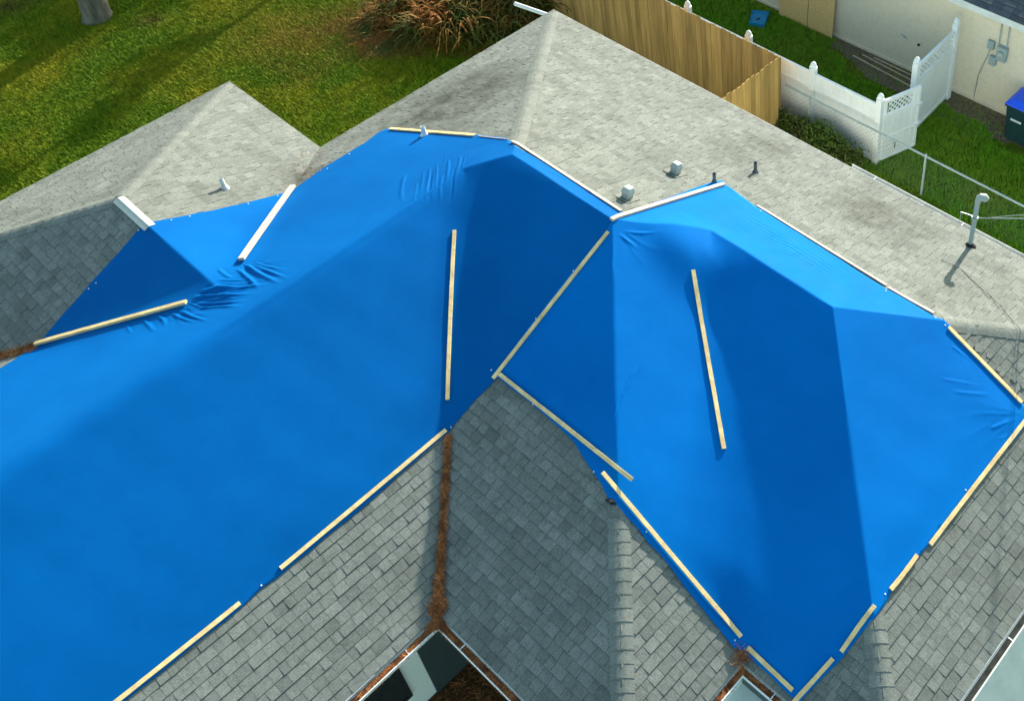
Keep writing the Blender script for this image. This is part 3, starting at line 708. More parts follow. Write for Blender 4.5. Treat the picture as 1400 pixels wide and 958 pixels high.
# ------------------------------------------------------------------ battens
GB = 'pale wooden battens pinning down the tarpaulins'
def batten(a, b, label, mat='batten', w=.05, h=.022, ext=(0, 0), lift=None, plane=None, conform=False):
    A = top_of(*a); B = top_of(*b)
    if plane: A = Vector(hit(*a, plane)); B = Vector(hit(*b, plane))
    d = B-A; A = A-d.normalized()*ext[0]; B = B+d.normalized()*ext[1]
    if plane: A.z += .038; B.z += .038; lift = 0
    else: A.z = surf(A.x, A.y); B.z = surf(B.x, B.y)
    worst = 0
    for k in range(1, 20):
        q = A.lerp(B, k/20); worst = max(worst, surf(q.x, q.y)-q.z)
    dz = worst*(lift or 0)
    mid = A.lerp(B, .5); e = .3
    n_ = Vector((-(surf(mid.x+e, mid.y)-surf(mid.x-e, mid.y))/(2*e), -(surf(mid.x, mid.y+e)-surf(mid.x, mid.y-e))/(2*e), 1)).normalized()
    off = n_*(h/2+.002)+Vector((0, 0, dz))
    A2 = A+off; B2 = B+off; L = (B2-A2).length
    # a slightly bowed, slightly uneven board
    r = random.Random(int(a[0])); g = MB(); K = max(6, int(L/.12)); dd = (B2-A2).normalized(); sd = dd.cross(n_).normalized(); u = sd.cross(dd)
    bow = r.uniform(-.006, .006); rows = []
    zs = np.array([max(0, surf(*A.lerp(B, k/K).xy)-A.lerp(B, k/K).z) if lift is None else 0 for k in range(K+1)]); zs = np.array([surf(*A.lerp(B, k/K).xy)-A.lerp(B, k/K).z for k in range(K+1)]) if conform else zs; zp = np.pad(zs, 2, mode='edge'); zs = np.maximum(zs if not conform else zs-.01, np.convolve(zp, np.ones(5)/5, 'valid'))
    for k in range(K+1):
        t = k/K; c = A2.lerp(B2, t)+Vector((0, 0, float(zs[k])))+sd*(bow*math.sin(math.pi*t)+r.uniform(-.0008, .0008)); ww = w/2+r.uniform(-.0008, .0008)
        rows.append([c+sd*x*ww+u*z*h/2 for x, z in ((-1, -1), (1, -1), (1, 1), (-1, 1))])
    base = 0
    for row in rows: g.v += [tuple(q) for q in row]
    for k in range(K):
        for i in range(4): g.f.append((k*4+i, k*4+(i+1) % 4, k*4+4+(i+1) % 4, k*4+4+i)); g.t.append(.5)
    g.f.append((3, 2, 1, 0)); g.t.append(.5); g.f.append((K*4, K*4+1, K*4+2, K*4+3)); g.t.append(.5)
    o = g.build('batten', M[mat], bevel=.002); tag(o, label, 'batten', GB)
    # move the origin to the batten's own middle
    c = A2.lerp(B2, .5); o.data.transform(Matrix.Translation(-c)); o.location = c
    return o
batten((168, 953), (329, 825), 'batten on the lower edge of the larger tarpaulin, nearest the bottom left corner', ext=(1.0, 0))
batten((384, 778), (610, 589), 'long batten on the lower tarpaulin edge ending at the needle-filled valley')
batten((613, 550), (623, 321), 'upright-looking batten lying alone on the left tarpaulin in its valley', conform=True)
batten((675, 519), (832, 319), 'long batten over the seam where the two tarpaulins overlap')
batten((684, 514), (865, 658), 'batten running from the overlap seam down across the hip, above the bare dark slope', plane=lambda x, y: ZE+S*(y-YB))
batten((824, 648), (1013, 872), 'longest-looking batten along the lower left edge of the right tarpaulin', plane=lambda x, y: ZE+S*(XC-x))
batten((1023, 886), (1084, 944), 'short batten beside the small inner roof corner at the bottom')
batten((1092, 953), (1139, 901), 'short batten at the bottom tip of the right tarpaulin, leaning to the right', ext=(.08, 0))
batten((1150, 892), (1196, 829), 'short batten just above the bottom hip caps')
batten((1217, 807), (1253, 760), 'shortest batten on the lower right tarpaulin edge')
batten((1271, 745), (1398, 580), 'long batten on the lower right tarpaulin edge reaching the picture edge', ext=(0, .15))
batten((1296, 449), (1396, 552), 'batten on the right hip end beside the broken shingles')
batten((1214, 395), (1276, 430), 'shorter batten of two in line on the upper right tarpaulin edge', 'batten_bleached', w=.045)
batten((1035, 283), (1211, 392), 'longer batten of two in line on the upper right tarpaulin edge', 'batten_bleached', w=.045)
batten((836, 304), (989, 255), 'thick bleached batten at the top of the right tarpaulin, left of the dark pipe', 'batten_bleached', w=.065, h=.035)
batten((700, 196), (849, 291), 'bleached batten along the upper edge of the larger tarpaulin below the pale slope', 'batten_bleached')
batten((534, 178), (650, 187), 'thin batten on the top edge of the larger tarpaulin by the white vent pipe', w=.055)
batten((402, 259), (334, 364), 'bright white batten lying in the valley of the small wing', 'batten_bleached', w=.085, h=.04, lift=.9)
batten((51, 473), (259, 420), 'batten in the left valley below the dark shingles of the small wing', w=.06, h=.04, lift=.9)
batten((948, 377), (990, 621), 'batten lying alone in the valley of the right tarpaulin', w=.055, conform=True)
batten((655, 188), (693, 192), 'very thin white lath at the top edge of the larger tarpaulin', 'batten_bleached', w=.014, h=.012)

# ------------------------------------------------------------------ pine needles (valley, gutters)
def needles(name, pts, label, L=(.07, .14), wd=.005, mat='needle', cat='pine needles'):
    n = len(pts); P = np.array(pts, float); a = rng.uniform(0, 2*np.pi, n); l = rng.uniform(*L, n)
    d = np.column_stack([np.cos(a), np.sin(a), rng.normal(0, .12, n)])*l[:, None]/2; s_ = np.column_stack([-np.sin(a), np.cos(a), np.zeros(n)])*wd/2
    bend = np.column_stack([-np.sin(a), np.cos(a), np.zeros(n)])*rng.uniform(-.02, .02, n)[:, None]
    V = np.stack([P-d-s_, P-d+s_, P+bend-s_, P+bend+s_+[0, 0, .003], P+d-s_, P+d+s_], 1).reshape(-1, 3)
    b = np.arange(n)[:, None]*6; F = np.concatenate([b+[0, 1, 3, 2], b+[2, 3, 5, 4]], 0)
    o = np_mesh(name, V, F, np.concatenate([rng.uniform(0, 1, n)]*2), M[mat]); return tag(o, label, cat, kind='stuff')
pts = []
C1 = np.array([Wm, YB]); dv = np.array([-1, 1])/math.sqrt(2); sdv = np.array([1, 1])/math.sqrt(2)
top = hit(612, 598)[:2]; Lv = np.linalg.norm(top-C1)
for _ in range(2000):
    t = rng.uniform(-.03, 1)*Lv*(1 if rng.uniform() < .6 else rng.uniform(0, .5)); wv = .010+.060*math.exp(-max(t, 0)/.22)+.012*math.exp(-max(t, 0)/1.1); q = C1+dv*t+sdv*rng.normal(0, wv*.5*abs(.7+.4*math.sin(t*9)+.3*math.sin(t*23)))
    if rng.uniform() < .25: t = rng.exponential(.25)
    pts.append((q[0], q[1], float(roofh(q[0], q[1]))+.018+rng.uniform(0, .03)*math.exp(-t/.8)+max(0, .03-abs((q-C1)@sdv)*.3)))
needles('pine_needles', pts, 'rust brown pine needles packed in the roof valley')
pts = []
def gut(a, b, nn, n, z=2.44):
    for _ in range(n):
        t = rng.uniform(0, 1); x = a[0]+(b[0]-a[0])*t+nn[0]*rng.uniform(.02, .085); y = a[1]+(b[1]-a[1])*t+nn[1]*rng.uniform(.02, .085); pts.append((x, y, z+rng.uniform(-.01, .035)))
gut((Wm, YB), (Wm, -12.5), (1, 0), 2600); gut((Wm, YB), (10.3, YB), (0, -1), 1700)
for _ in range(700): q = C1+np.abs(rng.normal(0, .10, 2))*[1, -1]*[.8, .8]; pts.append((min(q[0], Wm+.09) if q[1] < YB-.1 else q[0], q[1] if q[0] < Wm+.1 else max(q[1], YB-.09), 2.49+rng.uniform(0, .03)))
needles('gutter_debris', pts, 'brown pine needles filling the gutters round the left inner roof corner', L=(.05, .11))
pts = []
gut((XC, YD), (XC, -9.3), (1, 0), 1100); gut((XC, YD), (12.3, YD), (0, -1), 450)
C2 = np.array([XC, YD])
for _ in range(130): q = C2+rng.normal(0, .06, 2)+[-.02, .02]; pts.append((q[0], q[1], float(roofh(min(q[0], XE), max(q[1], YD)))+.03+rng.uniform(0, .02)))
needles('gutter_debris', pts, 'brown pine needles and leaves round the right inner roof corner', L=(.03, .08))
pts = []
for _ in range(600):
    t = rng.uniform(0, 1); q = hit(50, 475)[:2]*(1-t)+hit(-12, 492)[:2]*t+rng.normal(0, .035, 2); pts.append((q[0], q[1], float(roofh(*q))+.03))
for _ in range(60):
    q = hit(rng.uniform(400, 445), rng.uniform(205, 250)); pts.append((q[0], q[1], float(roofh(q[0], q[1]))+.025))
needles('pine_needles', pts, 'scattered brown needles beside the left tarpaulin corner', L=(.05, .10))
pts = [(rng.uniform(7.9, 12), rng.uniform(-13, -9.0), .02+rng.uniform(0, .03)) for _ in range(9000)]
needles('pine_straw', pts, 'brown pine straw covering the bed below the eaves', L=(.08, .16), wd=.006)
# grime lying in the far gutter
g = MB(); g.poly([(XE+.015, YD, 2.40), (XE+.092, YD, 2.40), (XE+.092, -1.2, 2.40), (XE+.015, -1.2, 2.40)]); g.build('gutter_sludge', M['bark'], house)
g = MB(); g.poly([(Wm+.015, YF, 2.425), (Wm+.092, YF, 2.425), (Wm+.092, YB-.01, 2.425), (Wm+.015, YB-.01, 2.425)]); g.poly([(Wm+.09, YB-.09, 2.426), (XC, YB-.09, 2.426), (XC, YB-.015, 2.426), (Wm+.015, YB-.015, 2.426)]); g.poly([(XC+.015, YB, 2.41), (XC+.09, YB, 2.41), (XC+.09, YD, 2.41), (XC+.015, YD, 2.41)]); g.poly([(XC+.015, YD-.09, 2.411), (XE, YD-.09, 2.411), (XE, YD-.015, 2.411), (XC+.015, YD-.015, 2.411)]); g.build('gutter_sludge', M['mulch'], house)
# pale scuffs where shingles have come off near the right hip end
for i, (px, py, s_) in enumerate([(1337, 476, .17), (1387, 518, .15), (1399, 528, .12), (1352, 486, .12), (1365, 505, .10), (1224, 459, .12), (1118, 64, .1)]):
    p = hit(px, py)
    if px in (1118,): continue
    up = nrm_at(*p[:2]); g = MB(); a = rnd.uniform(0, 3); sd = Vector((math.cos(a), math.sin(a), 0)); sd = (sd-up*sd.dot(up)).normalized(); f = up.cross(sd); c = Vector(p)+up*.019
    g.poly([c+sd*s_*.5+f*s_*.1, c+sd*s_*.1+f*s_*.35, c-sd*s_*.4+f*s_*.2, c-sd*s_*.3-f*s_*.3, c+sd*s_*.2-f*s_*.25], .9)
    o = g.build('loose_shingle', M['vent'] if 0 else M['cap'], house); s2 = o.modifiers.new('solid', 'SOLIDIFY'); s2.thickness = .006

# ------------------------------------------------------------------ neighbouring house
nb = empty('neighbour_house', (5, 8, 0), 'cream stucco neighbouring house with white eave and dark slate blue roof', 'house')
NY = 5.72; EY = 5.40
g = MB(); g.box((-6, NY, 0), (16, 14, 2.45)); g.build('wall', M['stucco'], nb)
g = MB(); g.box((-6.04, NY-.03, 0), (16.04, NY+.01, .07)); g.build('plinth', M['stucco'], nb)
g = MB(); g.box((-6.4, EY, 2.44), (16.4, 14.4, 2.455)); g.build('soffit', M['soffit'], nb)
g = MB(); g.box((-6.4, EY-.03, 2.40), (16.4, EY, 2.55)); g.build('fascia', M['white_metal'], nb)
slope('roof_slope', [[(-6.4, EY-.02), (16.4, EY-.02), (11.4, 9.9), (-1.4, 9.9)]], (0, 1), (0, EY-.02), M['neighbour_shingle'], nb, z0=2.56, s=.38, skip=(), seed=20)
g = MB(); g.poly([(-6.4, 14.4, 2.56), (16.4, 14.4, 2.56), (11.4, 9.9, 4.27), (-1.4, 9.9, 4.27)]); g.poly([(-6.4, EY, 2.56), (-1.4, 9.9, 4.27), (-6.4, 14.4, 2.56)]); g.poly([(16.4, EY, 2.56), (16.4, 14.4, 2.56), (11.4, 9.9, 4.27)]); g.build('roof_slope', M['neighbour_shingle'], nb)
g = MB(); g.box((6.98, NY-.11, 1.32), (7.20, NY, 1.66)); mb_ = g.build('electric_meter', M['meter'], nb, bevel=.01)
mb_['label'] = 'grey electric meter box with a round dial'
g = MB(); g.tube([(7.09, NY-.11, 1.50), (7.09, NY-.16, 1.50)], .075, 20); g.tube([(7.09, NY-.16, 1.50), (7.09, NY-.175, 1.50)], [.06, .03], 20); g.build('dial', M['vent'], mb_, smooth=True)
g = MB(); g.box((6.74, NY-.08, 1.48), (6.88, NY, 1.68)); o = g.build('junction_box', M['meter'], nb, bevel=.008)
g = MB(); g.box((6.83, NY-.09, 1.12), (6.98, NY, 1.34)); o = g.build('junction_box', M['meter'], nb, bevel=.008)
for x0, x1, z0, z1 in ((6.96, 7.02, 1.66, 2.44), (7.14, 7.20, 1.66, 2.44)):
    g = MB(); g.tube([(x0, NY-.04, z1), (x0+.02, NY-.04, z0)], .014, 8); g.build('conduit', M['meter'], nb, smooth=True)
g = MB(); g.tube([(6.80, NY-.02, 1.48), (6.72, NY-.02, 1.1), (6.62, NY-.02, .7), (6.60, NY-.02, .05)], .008, 6); g.build('cable', M['wire'], nb, smooth=True)
g = MB(); g.tube([(5.10, NY-.03, .78), (5.10, NY, .78)], .03, 12); g.build('hose_bib', M['rubber'], nb)
g = MB()
for k in range(6):
    g.tube([(4.62+.02*k, NY-.004, .84+.02*math.sin(k)), (4.70+.02*k, NY-.004, .80+.02*math.cos(k*2))], .010, 5)
g.build('scuff_mark', M['meter'], nb)
# two strand-board sheets leaning on the neighbour's wall
for x0, x1, lb in ((1.30, 2.14, 'left one of two strand boards leaning on the cream wall'), (2.16, 2.88, 'right one of two strand boards leaning on the cream wall')):
    g = MB(); y0 = 5.56
    g.add([(x0, y0, 0), (x1, y0, 0), (x1, y0+.12, 2.2), (x0, y0+.12, 2.2), (x0, y0+.02, 0), (x1, y0+.02, 0), (x1, y0+.14, 2.2), (x0, y0+.14, 2.2)], [(0,1,2,3),(7,6,5,4),(0,4,5,1),(1,5,6,2),(2,6,7,3),(3,7,4,0)])
    tag(g.build('plywood_sheet', M['osb']), lb, 'board', 'strand boards leaning on the wall')
# three laths on the ground
for a, b, lb in (((1166, 76), (1250, 121), 'longest thin lath on the dirt, farthest from the cream wall'), ((1179, 75), (1250, 112), 'thin lath on the dirt between two others'), ((1195, 79), (1248, 104), 'thin lath on the dirt nearest the cream wall')):
    A = Vector(wz(*a, .02)); B = Vector(wz(*b, .02)); g = MB(); g.beam(A, B, .035, .018); tag(g.build('lath', M['stick']), lb, 'wood strip', 'laths lying by the wall')
# blue tub lid on the grass
g = MB(); c = [Vector(wz(*q, .08)) for q in ((1028.6, 16), (1051.5, 18), (1045, 36), (1024, 32.5))]; cc = sum(c, Vector())/4
ring = []
for f, z in ((1.04, .0), (1.0, .10), (.93, .11), (.88, .07), (.0, .065)): ring.append([Vector((cc.x+(q.x-cc.x)*f, cc.y+(q.y-cc.y)*f, z+.02)) for q in c])
for i in range(4):
    for k in range(4): g.poly([ring[i][k], ring[i][(k+1) % 4], ring[i+1][(k+1) % 4], ring[i+1][k]])
t_ = g.build('plastic_tub', M['tub']); tag(t_, 'shallow sky blue plastic tub lying upside down on the grass', 'tub')
g = MB(); g.poly([(cc.x-.02, cc.y-.10, .09), (cc.x+.05, cc.y-.08, .09), (cc.x+.04, cc.y+.04, .088), (cc.x-.01, cc.y+.03, .088)]); g.build('handle_hole', M['rubber'], t_)

# ------------------------------------------------------------------ timber fence
wf = empty('wooden_fence', (0, 2.4, 0), 'tall brown timber board fence behind the pale roof slope with a short return', 'fence')
def boards(name, a, b, z1, mat, wdt=.14, th=.018, seed=1):
    r = random.Random(seed); g = MB(); a = Vector((*a, 0)); b = Vector((*b, 0)); L = (b-a).length; d = (b-a).normalized(); nn = Vector((-d.y, d.x, 0)); s_ = 0
    while s_ < L-.02:
        w_ = min(wdt, L-s_); h = z1+r.uniform(-.025, .02); o = nn*r.uniform(-.004, .004); p = a+d*(s_+.003)+o; q = a+d*(s_+w_-.003)+o+nn*r.uniform(-.003, .003); tn = r.random(); c = .03
        prof = [(0, .02), (1, .02), (1, h-c), (1-.18, h), (.18, h), (0, h-c)]
        f0 = [p.lerp(q, t)+Vector((0, 0, z)) for t, z in prof]; f1 = [v_+nn*th for v_ in f0]
        g.add(f0+f1, [tuple(range(6)), tuple(range(11, 5, -1))]+[(i, (i+1) % 6+0, (i+1) % 6+6, i+6)[::-1] for i in range(6)], tn); s_ += wdt
    return g.build(name, mat, wf)
boards('board_panel', (-3.2, 2.16), (4.06, 2.16), 2.02, M['fence_wood'], seed=2)
boards('board_panel', (4.08, 2.12), (4.08, .35), 2.02, M['fence_wood_pale'], seed=5)
for z in (.35, 1.0, 1.65):
    g = MB(); g.beam((-3.2, 2.21, z), (4.02, 2.21, z), .04, .09); g.build('rail', M['fence_wood'], wf)
    g = MB(); g.beam((4.035, 2.1, z), (4.035, .4, z), .04, .09); g.build('rail', M['fence_wood'], wf)
for x in (-3.0, -.6, 1.7, 3.95):
    g = MB(); g.box((x-.045, 2.235, 0), (x+.045, 2.325, 1.88)); g.build('post', M['fence_wood'], wf)

# ------------------------------------------------------------------ white vinyl fence, gate, side panel
def vpost(g, x, y, h, s_=.125): g.box((x-s_/2, y-s_/2, 0), (x+s_/2, y+s_/2, h))
def cap(x, y, h, parent, s_=.13):
    g = MB(); g.lathe((x, y, h), [(s_*.62, 0), (s_*.62, .03), (s_*.42, .045), (s_*.50, .07), (s_*.44, .11), (s_*.25, .145), (.004, .165)], 14); return g.build('post_cap', M['vinyl'], parent, smooth=True)
def post(x, y, h, parent):
    g = MB(); vpost(g, x, y, h); o = g.build('post', M['vinyl'], parent, bevel=.006); cap(x, y, h, o); return o
def grooved(g, a, b, z0, z1, th=.022, pw=.15):
    a = Vector((*a, 0)); b = Vector((*b, 0)); d = (b-a).normalized(); L = (b-a).length; nn = Vector((-d.y, d.x, 0)); n_ = max(1, round(L/pw))
    for k in range(n_):
        p = a+d*(L*k/n_+.003); q = a+d*(L*(k+1)/n_-.003); g.beam(p.lerp(q, 0)+Vector((0, 0, (z0+z1)/2)), q+Vector((0, 0, (z0+z1)/2)), th, z1-z0)
def lattice(g, a, b, z0, z1, sp=.115, wd=.030):
    a = Vector((*a, 0)); b = Vector((*b, 0)); d = (b-a).normalized(); L = (b-a).length; H_ = z1-z0; nn = Vector((-d.y, d.x, 0))
    for sgn, of in ((1, .004), (-1, -.004)):
        s0 = -H_
        while s0 < L+H_:
            p0 = s0; p1 = s0+sgn*H_
            t0, t1 = 0., 1.
            lo, hi = sorted((p0, p1))
            if hi <= 0 or lo >= L: s0 += sp; continue
            ts = sorted([((0-p0)/(p1-p0)), ((L-p0)/(p1-p0))]); t0 = max(0, ts[0]); t1 = min(1, ts[1])
            A = a+d*(p0+(p1-p0)*t0)+nn*of+Vector((0, 0, z0+H_*t0)); B = a+d*(p0+(p1-p0)*t1)+nn*of+Vector((0, 0, z0+H_*t1))
            if (B-A).length > .03: g.beam(A, B, .006, wd, up=(d.cross((B-A).normalized())).cross(B-A) if 0 else ((B-A).cross(nn)))
            s0 += sp
VY = 2.73
vf = empty('vinyl_fence', (2, VY, 0), 'low white vinyl fence with ball-topped posts running behind the timber fence', 'fence')
for x in (-.62, 1.08, 2.80, 4.50): post(x, VY, 1.60, vf)
for x0, x1 in ((-.55, 1.01), (1.15, 2.73), (2.87, 4.43), (4.57, 6.06)):
    g = MB(); grooved(g, (x0, VY), (x1, VY), .06, 1.42); g.build('panel', M['vinyl'], vf)
    g = MB(); g.beam((x0, VY, 1.45), (x1, VY, 1.45), .05, .08); g.build('top_rail', M['vinyl'], vf, bevel=.005)
    g = MB(); g.beam((x0, VY, 1.10), (x1, VY, 1.10), .055, .05); g.build('rail', M['vinyl'], vf); g = MB(); g.beam((x0, VY, .08), (x1, VY, .08), .05, .1); g.build('rail', M['vinyl'], vf)
post(6.14, VY, 1.62, vf)
# gate leaf, ajar
ga = Vector((6.20, 2.80)); gb = Vector((6.47, 3.62))
gt = empty('vinyl_gate', (6.14, VY, 0), 'white vinyl gate with lattice top, standing slightly open', 'gate')
g = MB(); grooved(g, ga, gb, .10, 1.18); g.build('panel', M['vinyl'], gt)
g = MB(); lattice(g, ga+(gb-ga)*.12, ga+(gb-ga)*.80, 1.22, 1.52); g.build('lattice', M['vinyl'], gt)
g = MB()
def V3(p, z): return Vector((p.x, p.y, z))
for z, h in ((1.57, .08), (1.20, .05), (.62, .05), (.09, .07)): g.beam(V3(ga, z), V3(gb, z), .05, h)
for t, w_ in ((0.03, .07), (.84, .07), (.98, .06)): g.beam(V3(ga.lerp(gb, t), .06), V3(ga.lerp(gb, t), 1.60), .045, w_, up=(gb-ga).to_3d())
for t in (.91,): g.beam(V3(ga.lerp(gb, t), 1.20), V3(ga.lerp(gb, t), 1.58), .03, .10, up=(gb-ga).to_3d())
g.build('gate_frame', M['vinyl'], gt, bevel=.004)
for z in (1.17, .66):
    g = MB(); g.beam(V3(gb, z)-Vector((.02, .12, 0)), V3(gb, z)+Vector((.03, .06, 0)), .075, .03); g.build('hinge', M['vinyl'], gt)
g = MB(); g.beam(V3(ga.lerp(gb, .38), .26)+Vector((.035, -.02, 0)), V3(ga.lerp(gb, .38), .46)+Vector((.035, -.02, 0)), .012, .012, up=(1, 0, 0)); g.build('drop_bolt', M['rubber'], gt)
# tall panel from the far gate post to the neighbour's wall
sp_ = empty('vinyl_side_panel', (6.15, 4.6, 0), 'tall white vinyl panel with lattice strip between the gate and the cream wall', 'fence')
post(6.19, 3.86, 1.86, sp_); post(6.10, 5.42, 1.92, sp_)
pa, pb = Vector((6.19, 3.93)), Vector((6.10, 5.35))
g = MB(); grooved(g, pa, pb, .05, 1.36); g.build('panel', M['vinyl'], sp_)
g = MB(); lattice(g, pa, pb, 1.40, 1.72); g.build('lattice', M['vinyl'], sp_)
for z, h in ((1.76, .08), (1.38, .05), (.08, .09)):
    g = MB(); g.beam(V3(pa, z), V3(pb, z), .05, h); g.build('rail', M['vinyl'], sp_, bevel=.004)

# ------------------------------------------------------------------ chain-link fence
cf = empty('chain_link_fence', (6, 2.5, 0), 'low galvanised chain link fence in front of the white fence', 'fence')
CY = 2.50; cx0, cx1 = 3.98, 13.5
g = MB(); g.tube([(cx0, CY, 1.06), (cx1, CY, 1.00)], .021, 10); g.build('top_rail', M['meter'], cf, smooth=True)
for x in (4.62, 7.40, 10.2, 13.0):
    g = MB(); g.tube([(x, CY, 0), (x, CY, 1.06)], .024, 10); g.tube([(x, CY, 1.06), (x, CY, 1.10)], [.03, .012], 10); g.build('post', M['meter'], cf, smooth=True)
g = MB(); s0 = cx0-1.0; st = .11
while s0 < cx1+1:
    for sg in (1, -1):
        p0 = s0; p1 = s0+sg*1.0; ts = sorted([(cx0-p0)/(p1-p0), (cx1-p0)/(p1-p0)]); t0 = max(0, ts[0]); t1 = min(1, ts[1])
        if t1-t0 > .02: g.tube([(p0+(p1-p0)*t0, CY+.02+.003*sg, .03+t0), (p0+(p1-p0)*t1, CY+.02+.003*sg, .03+t1)], (.0016), 3, cap=False)
    s0 += st
g.build('wire_mesh', M['lead'], cf)

# ------------------------------------------------------------------ wheeled bin
bn = empty('wheeled_bin', (8.01, 5.28, 0), 'dark green wheeled bin with bright blue lid against the cream wall', 'bin')
bx0, bx1, by0, by1 = 7.70, 8.32, 4.97, 5.59
def taper(g, b0, b1, z0, z1): 
    (x0, y0, x1, y1), (u0, v0, u1, v1) = b0, b1
    vs = [(x0,y0,z0),(x1,y0,z0),(x1,y1,z0),(x0,y1,z0),(u0,v0,z1),(u1,v0,z1),(u1,v1,z1),(u0,v1,z1)]
    g.add(vs, [(0,3,2,1),(4,5,6,7),(0,1,5,4),(1,2,6,5),(2,3,7,6),(3,0,4,7)])
g = MB(); taper(g, (bx0+.05, by0+.05, bx1-.05, by1-.03), (bx0, by0, bx1, by1), .04, .93); g.build('body', M['bin'], bn, bevel=.02)
g = MB(); taper(g, (bx0-.025, by0-.025, bx1+.025, by1+.0), (bx0-.025, by0-.025, bx1+.025, by1), .885, .935); g.build('rim', M['bin'], bn, bevel=.01)
g = MB(); taper(g, (bx0-.03, by0-.04, bx1+.03, by1+.02), (bx0-.02, by0-.03, bx1+.02, by1+.02), .937, .975); taper(g, (bx0-.0, by0-.0, bx1, by1), (bx0+.08, by0+.10, bx1-.08, by1-.04), .975, 1.045); g.build('lid', M['bin_lid'], bn, bevel=.015)
g = MB(); g.tube([(bx0+.05, by1+.05, .97), (bx1-.05, by1+.05, .97)], .018, 10); g.beam((bx0+.08, by1, .95), (bx0+.08, by1+.06, .97), .04, .03); g.beam((bx1-.08, by1, .95), (bx1-.08, by1+.06, .97), .04, .03); g.build('handle', M['bin'], bn)
for x in (bx0+.02, bx1-.02):
    g = MB(); g.tube([(x-.03, by1-.02, .11), (x+.03, by1-.02, .11)], .11, 18); g.build('wheel', M['rubber'], bn)
g = MB(); g.beam((bx0+.14, by0+.012, .60), (bx0+.38, by0+.012, .60), .012, .045); g.build('sticker', M['white_metal'], bn)

# ------------------------------------------------------------------ trees
def leafball(V, F, T, c, r, n, lw=.11, seed=1):
    g_ = np.random.default_rng(seed); d = g_.normal(0, 1, (n, 3)); d /= np.linalg.norm(d, axis=1)[:, None]; rr = r*g_.uniform(.45, 1, n)**.7
    P = np.asarray(c)+d*rr[:, None]*[1, 1, .75]; u = g_.normal(0, 1, (n, 3)); u /= np.linalg.norm(u, axis=1)[:, None]; w_ = np.cross(u, g_.normal(0, 1, (n, 3))); w_ /= np.linalg.norm(w_, axis=1)[:, None]
    l = lw*g_.uniform(.6, 1.4, n)[:, None]; q = np.stack([P-u*l, P+w_*l*.45, P+u*l, P-w_*l*.45], 1).reshape(-1, 3); b = len(V) and sum(len(x) for x in V) or 0
    V.append(q); F.append(np.arange(n)[:, None]*4+[0, 1, 2, 3]+b); T.append(g_.uniform(0, 1, n))
def tree(x, y, h, tr, cr, label, lean=(0, 0), seed=1, leaves=9000, cz=.65, spread=1.0):
    r = random.Random(seed); rt = empty('tree', (x, y, 0), label, 'tree', 'trees on the lawn')
    g = MB(); tips = []
    pts = [Vector((x+lean[0]*t*h+.05*math.sin(t*7+seed), y+lean[1]*t*h+.05*math.cos(t*5), h*.8*t-.05)) for t in [k/9 for k in range(10)]]
    rad = [tr*(1.45 if k == 0 else 1.15 if k == 1 else 1-.07*k) for k in range(10)]
    pts.insert(1, pts[0].lerp(pts[1], .25)); rad.insert(1, tr*1.18)
    g.tube(pts, rad, 16)
    for k in range(9):
        i = r.randint(5, 10); b0 = pts[i]; a = k*2.4+r.random(); L = cr*r.uniform(.6, 1.0)*spread
        e = b0+Vector((math.cos(a)*L, math.sin(a)*L, r.uniform(.3, 1.1)*cr*.7)); mdd = b0.lerp(e, .5)+Vector((0, 0, .2)); g.tube([b0, mdd, e], [tr*.4, tr*.25, tr*.08], 7); tips += [e, mdd]
    tips.append(pts[-1])
    g.build('trunk', M['bark'], rt, smooth=True)
    V, F, T = [], [], []
    for i, t in enumerate(tips): leafball(V, F, T, tuple(t+Vector((r.uniform(-.3, .3), r.uniform(-.3, .3), .2))), cr*r.uniform(.30, .50), leaves//len(tips), seed=seed*50+i)
    np_mesh('crown', np.concatenate(V), np.concatenate(F), np.concatenate(T), M['leaf'], rt)
    return rt
tree(-11.35, -4.95, 8.5, .27, 3.0, 'grey trunked tree standing at the top left corner of the lawn', lean=(.10, .09), seed=3)
tree(-17.0, 11.0, 8.0, .22, 2.8, 'spreading tree beyond the top left of the lawn', seed=4, leaves=9000)
tree(-10.9, 6.5, 10.5, .12, 1.3, 'thin young tree standing beyond the lawn', seed=6, leaves=2500)

# ------------------------------------------------------------------ dry palmetto clumps along the back of the lawn
def clump(x, y, h, n, seed, mat, label, group='dry frond clumps at the back of the lawn', droop=1.0):
    g_ = np.random.default_rng(seed); V = []; F = []; T = []; b = 0
    for k in range(n):
        a = g_.uniform(0, 2*np.pi); L = h*g_.uniform(.6, 1.15); up = g_.uniform(.35, .95); o = np.array([x, y, 0])+[g_.normal(0, .22), g_.normal(0, .22), 0]
        wd = g_.uniform(.018, .045); tn = g_.uniform(0, 1); dr = np.array([np.cos(a), np.sin(a), 0]); sd = np.array([-np.sin(a), np.cos(a), 0]); rows = []
        for j in range(6):
            t = j/5; p = o+dr*L*t*(1-up*.5)+np.array([0, 0, 1])*L*up*(t*1.9-droop*1.35*t*t)+sd*.05*np.sin(t*3+k); p[2] = max(p[2], .02)
            ww = wd*(1-t*.85); rows.append((p-sd*ww, p+sd*ww))
        for j in range(5): F.append((b, b+1, b+3, b+2)); b += 2; T.append(tn)
        b += 2
        for q in rows: V += [q[0], q[1]]
    o = np_mesh('palmetto_clump', np.array(V), np.array(F), T, mat); return tag(o, label, 'shrub', group)
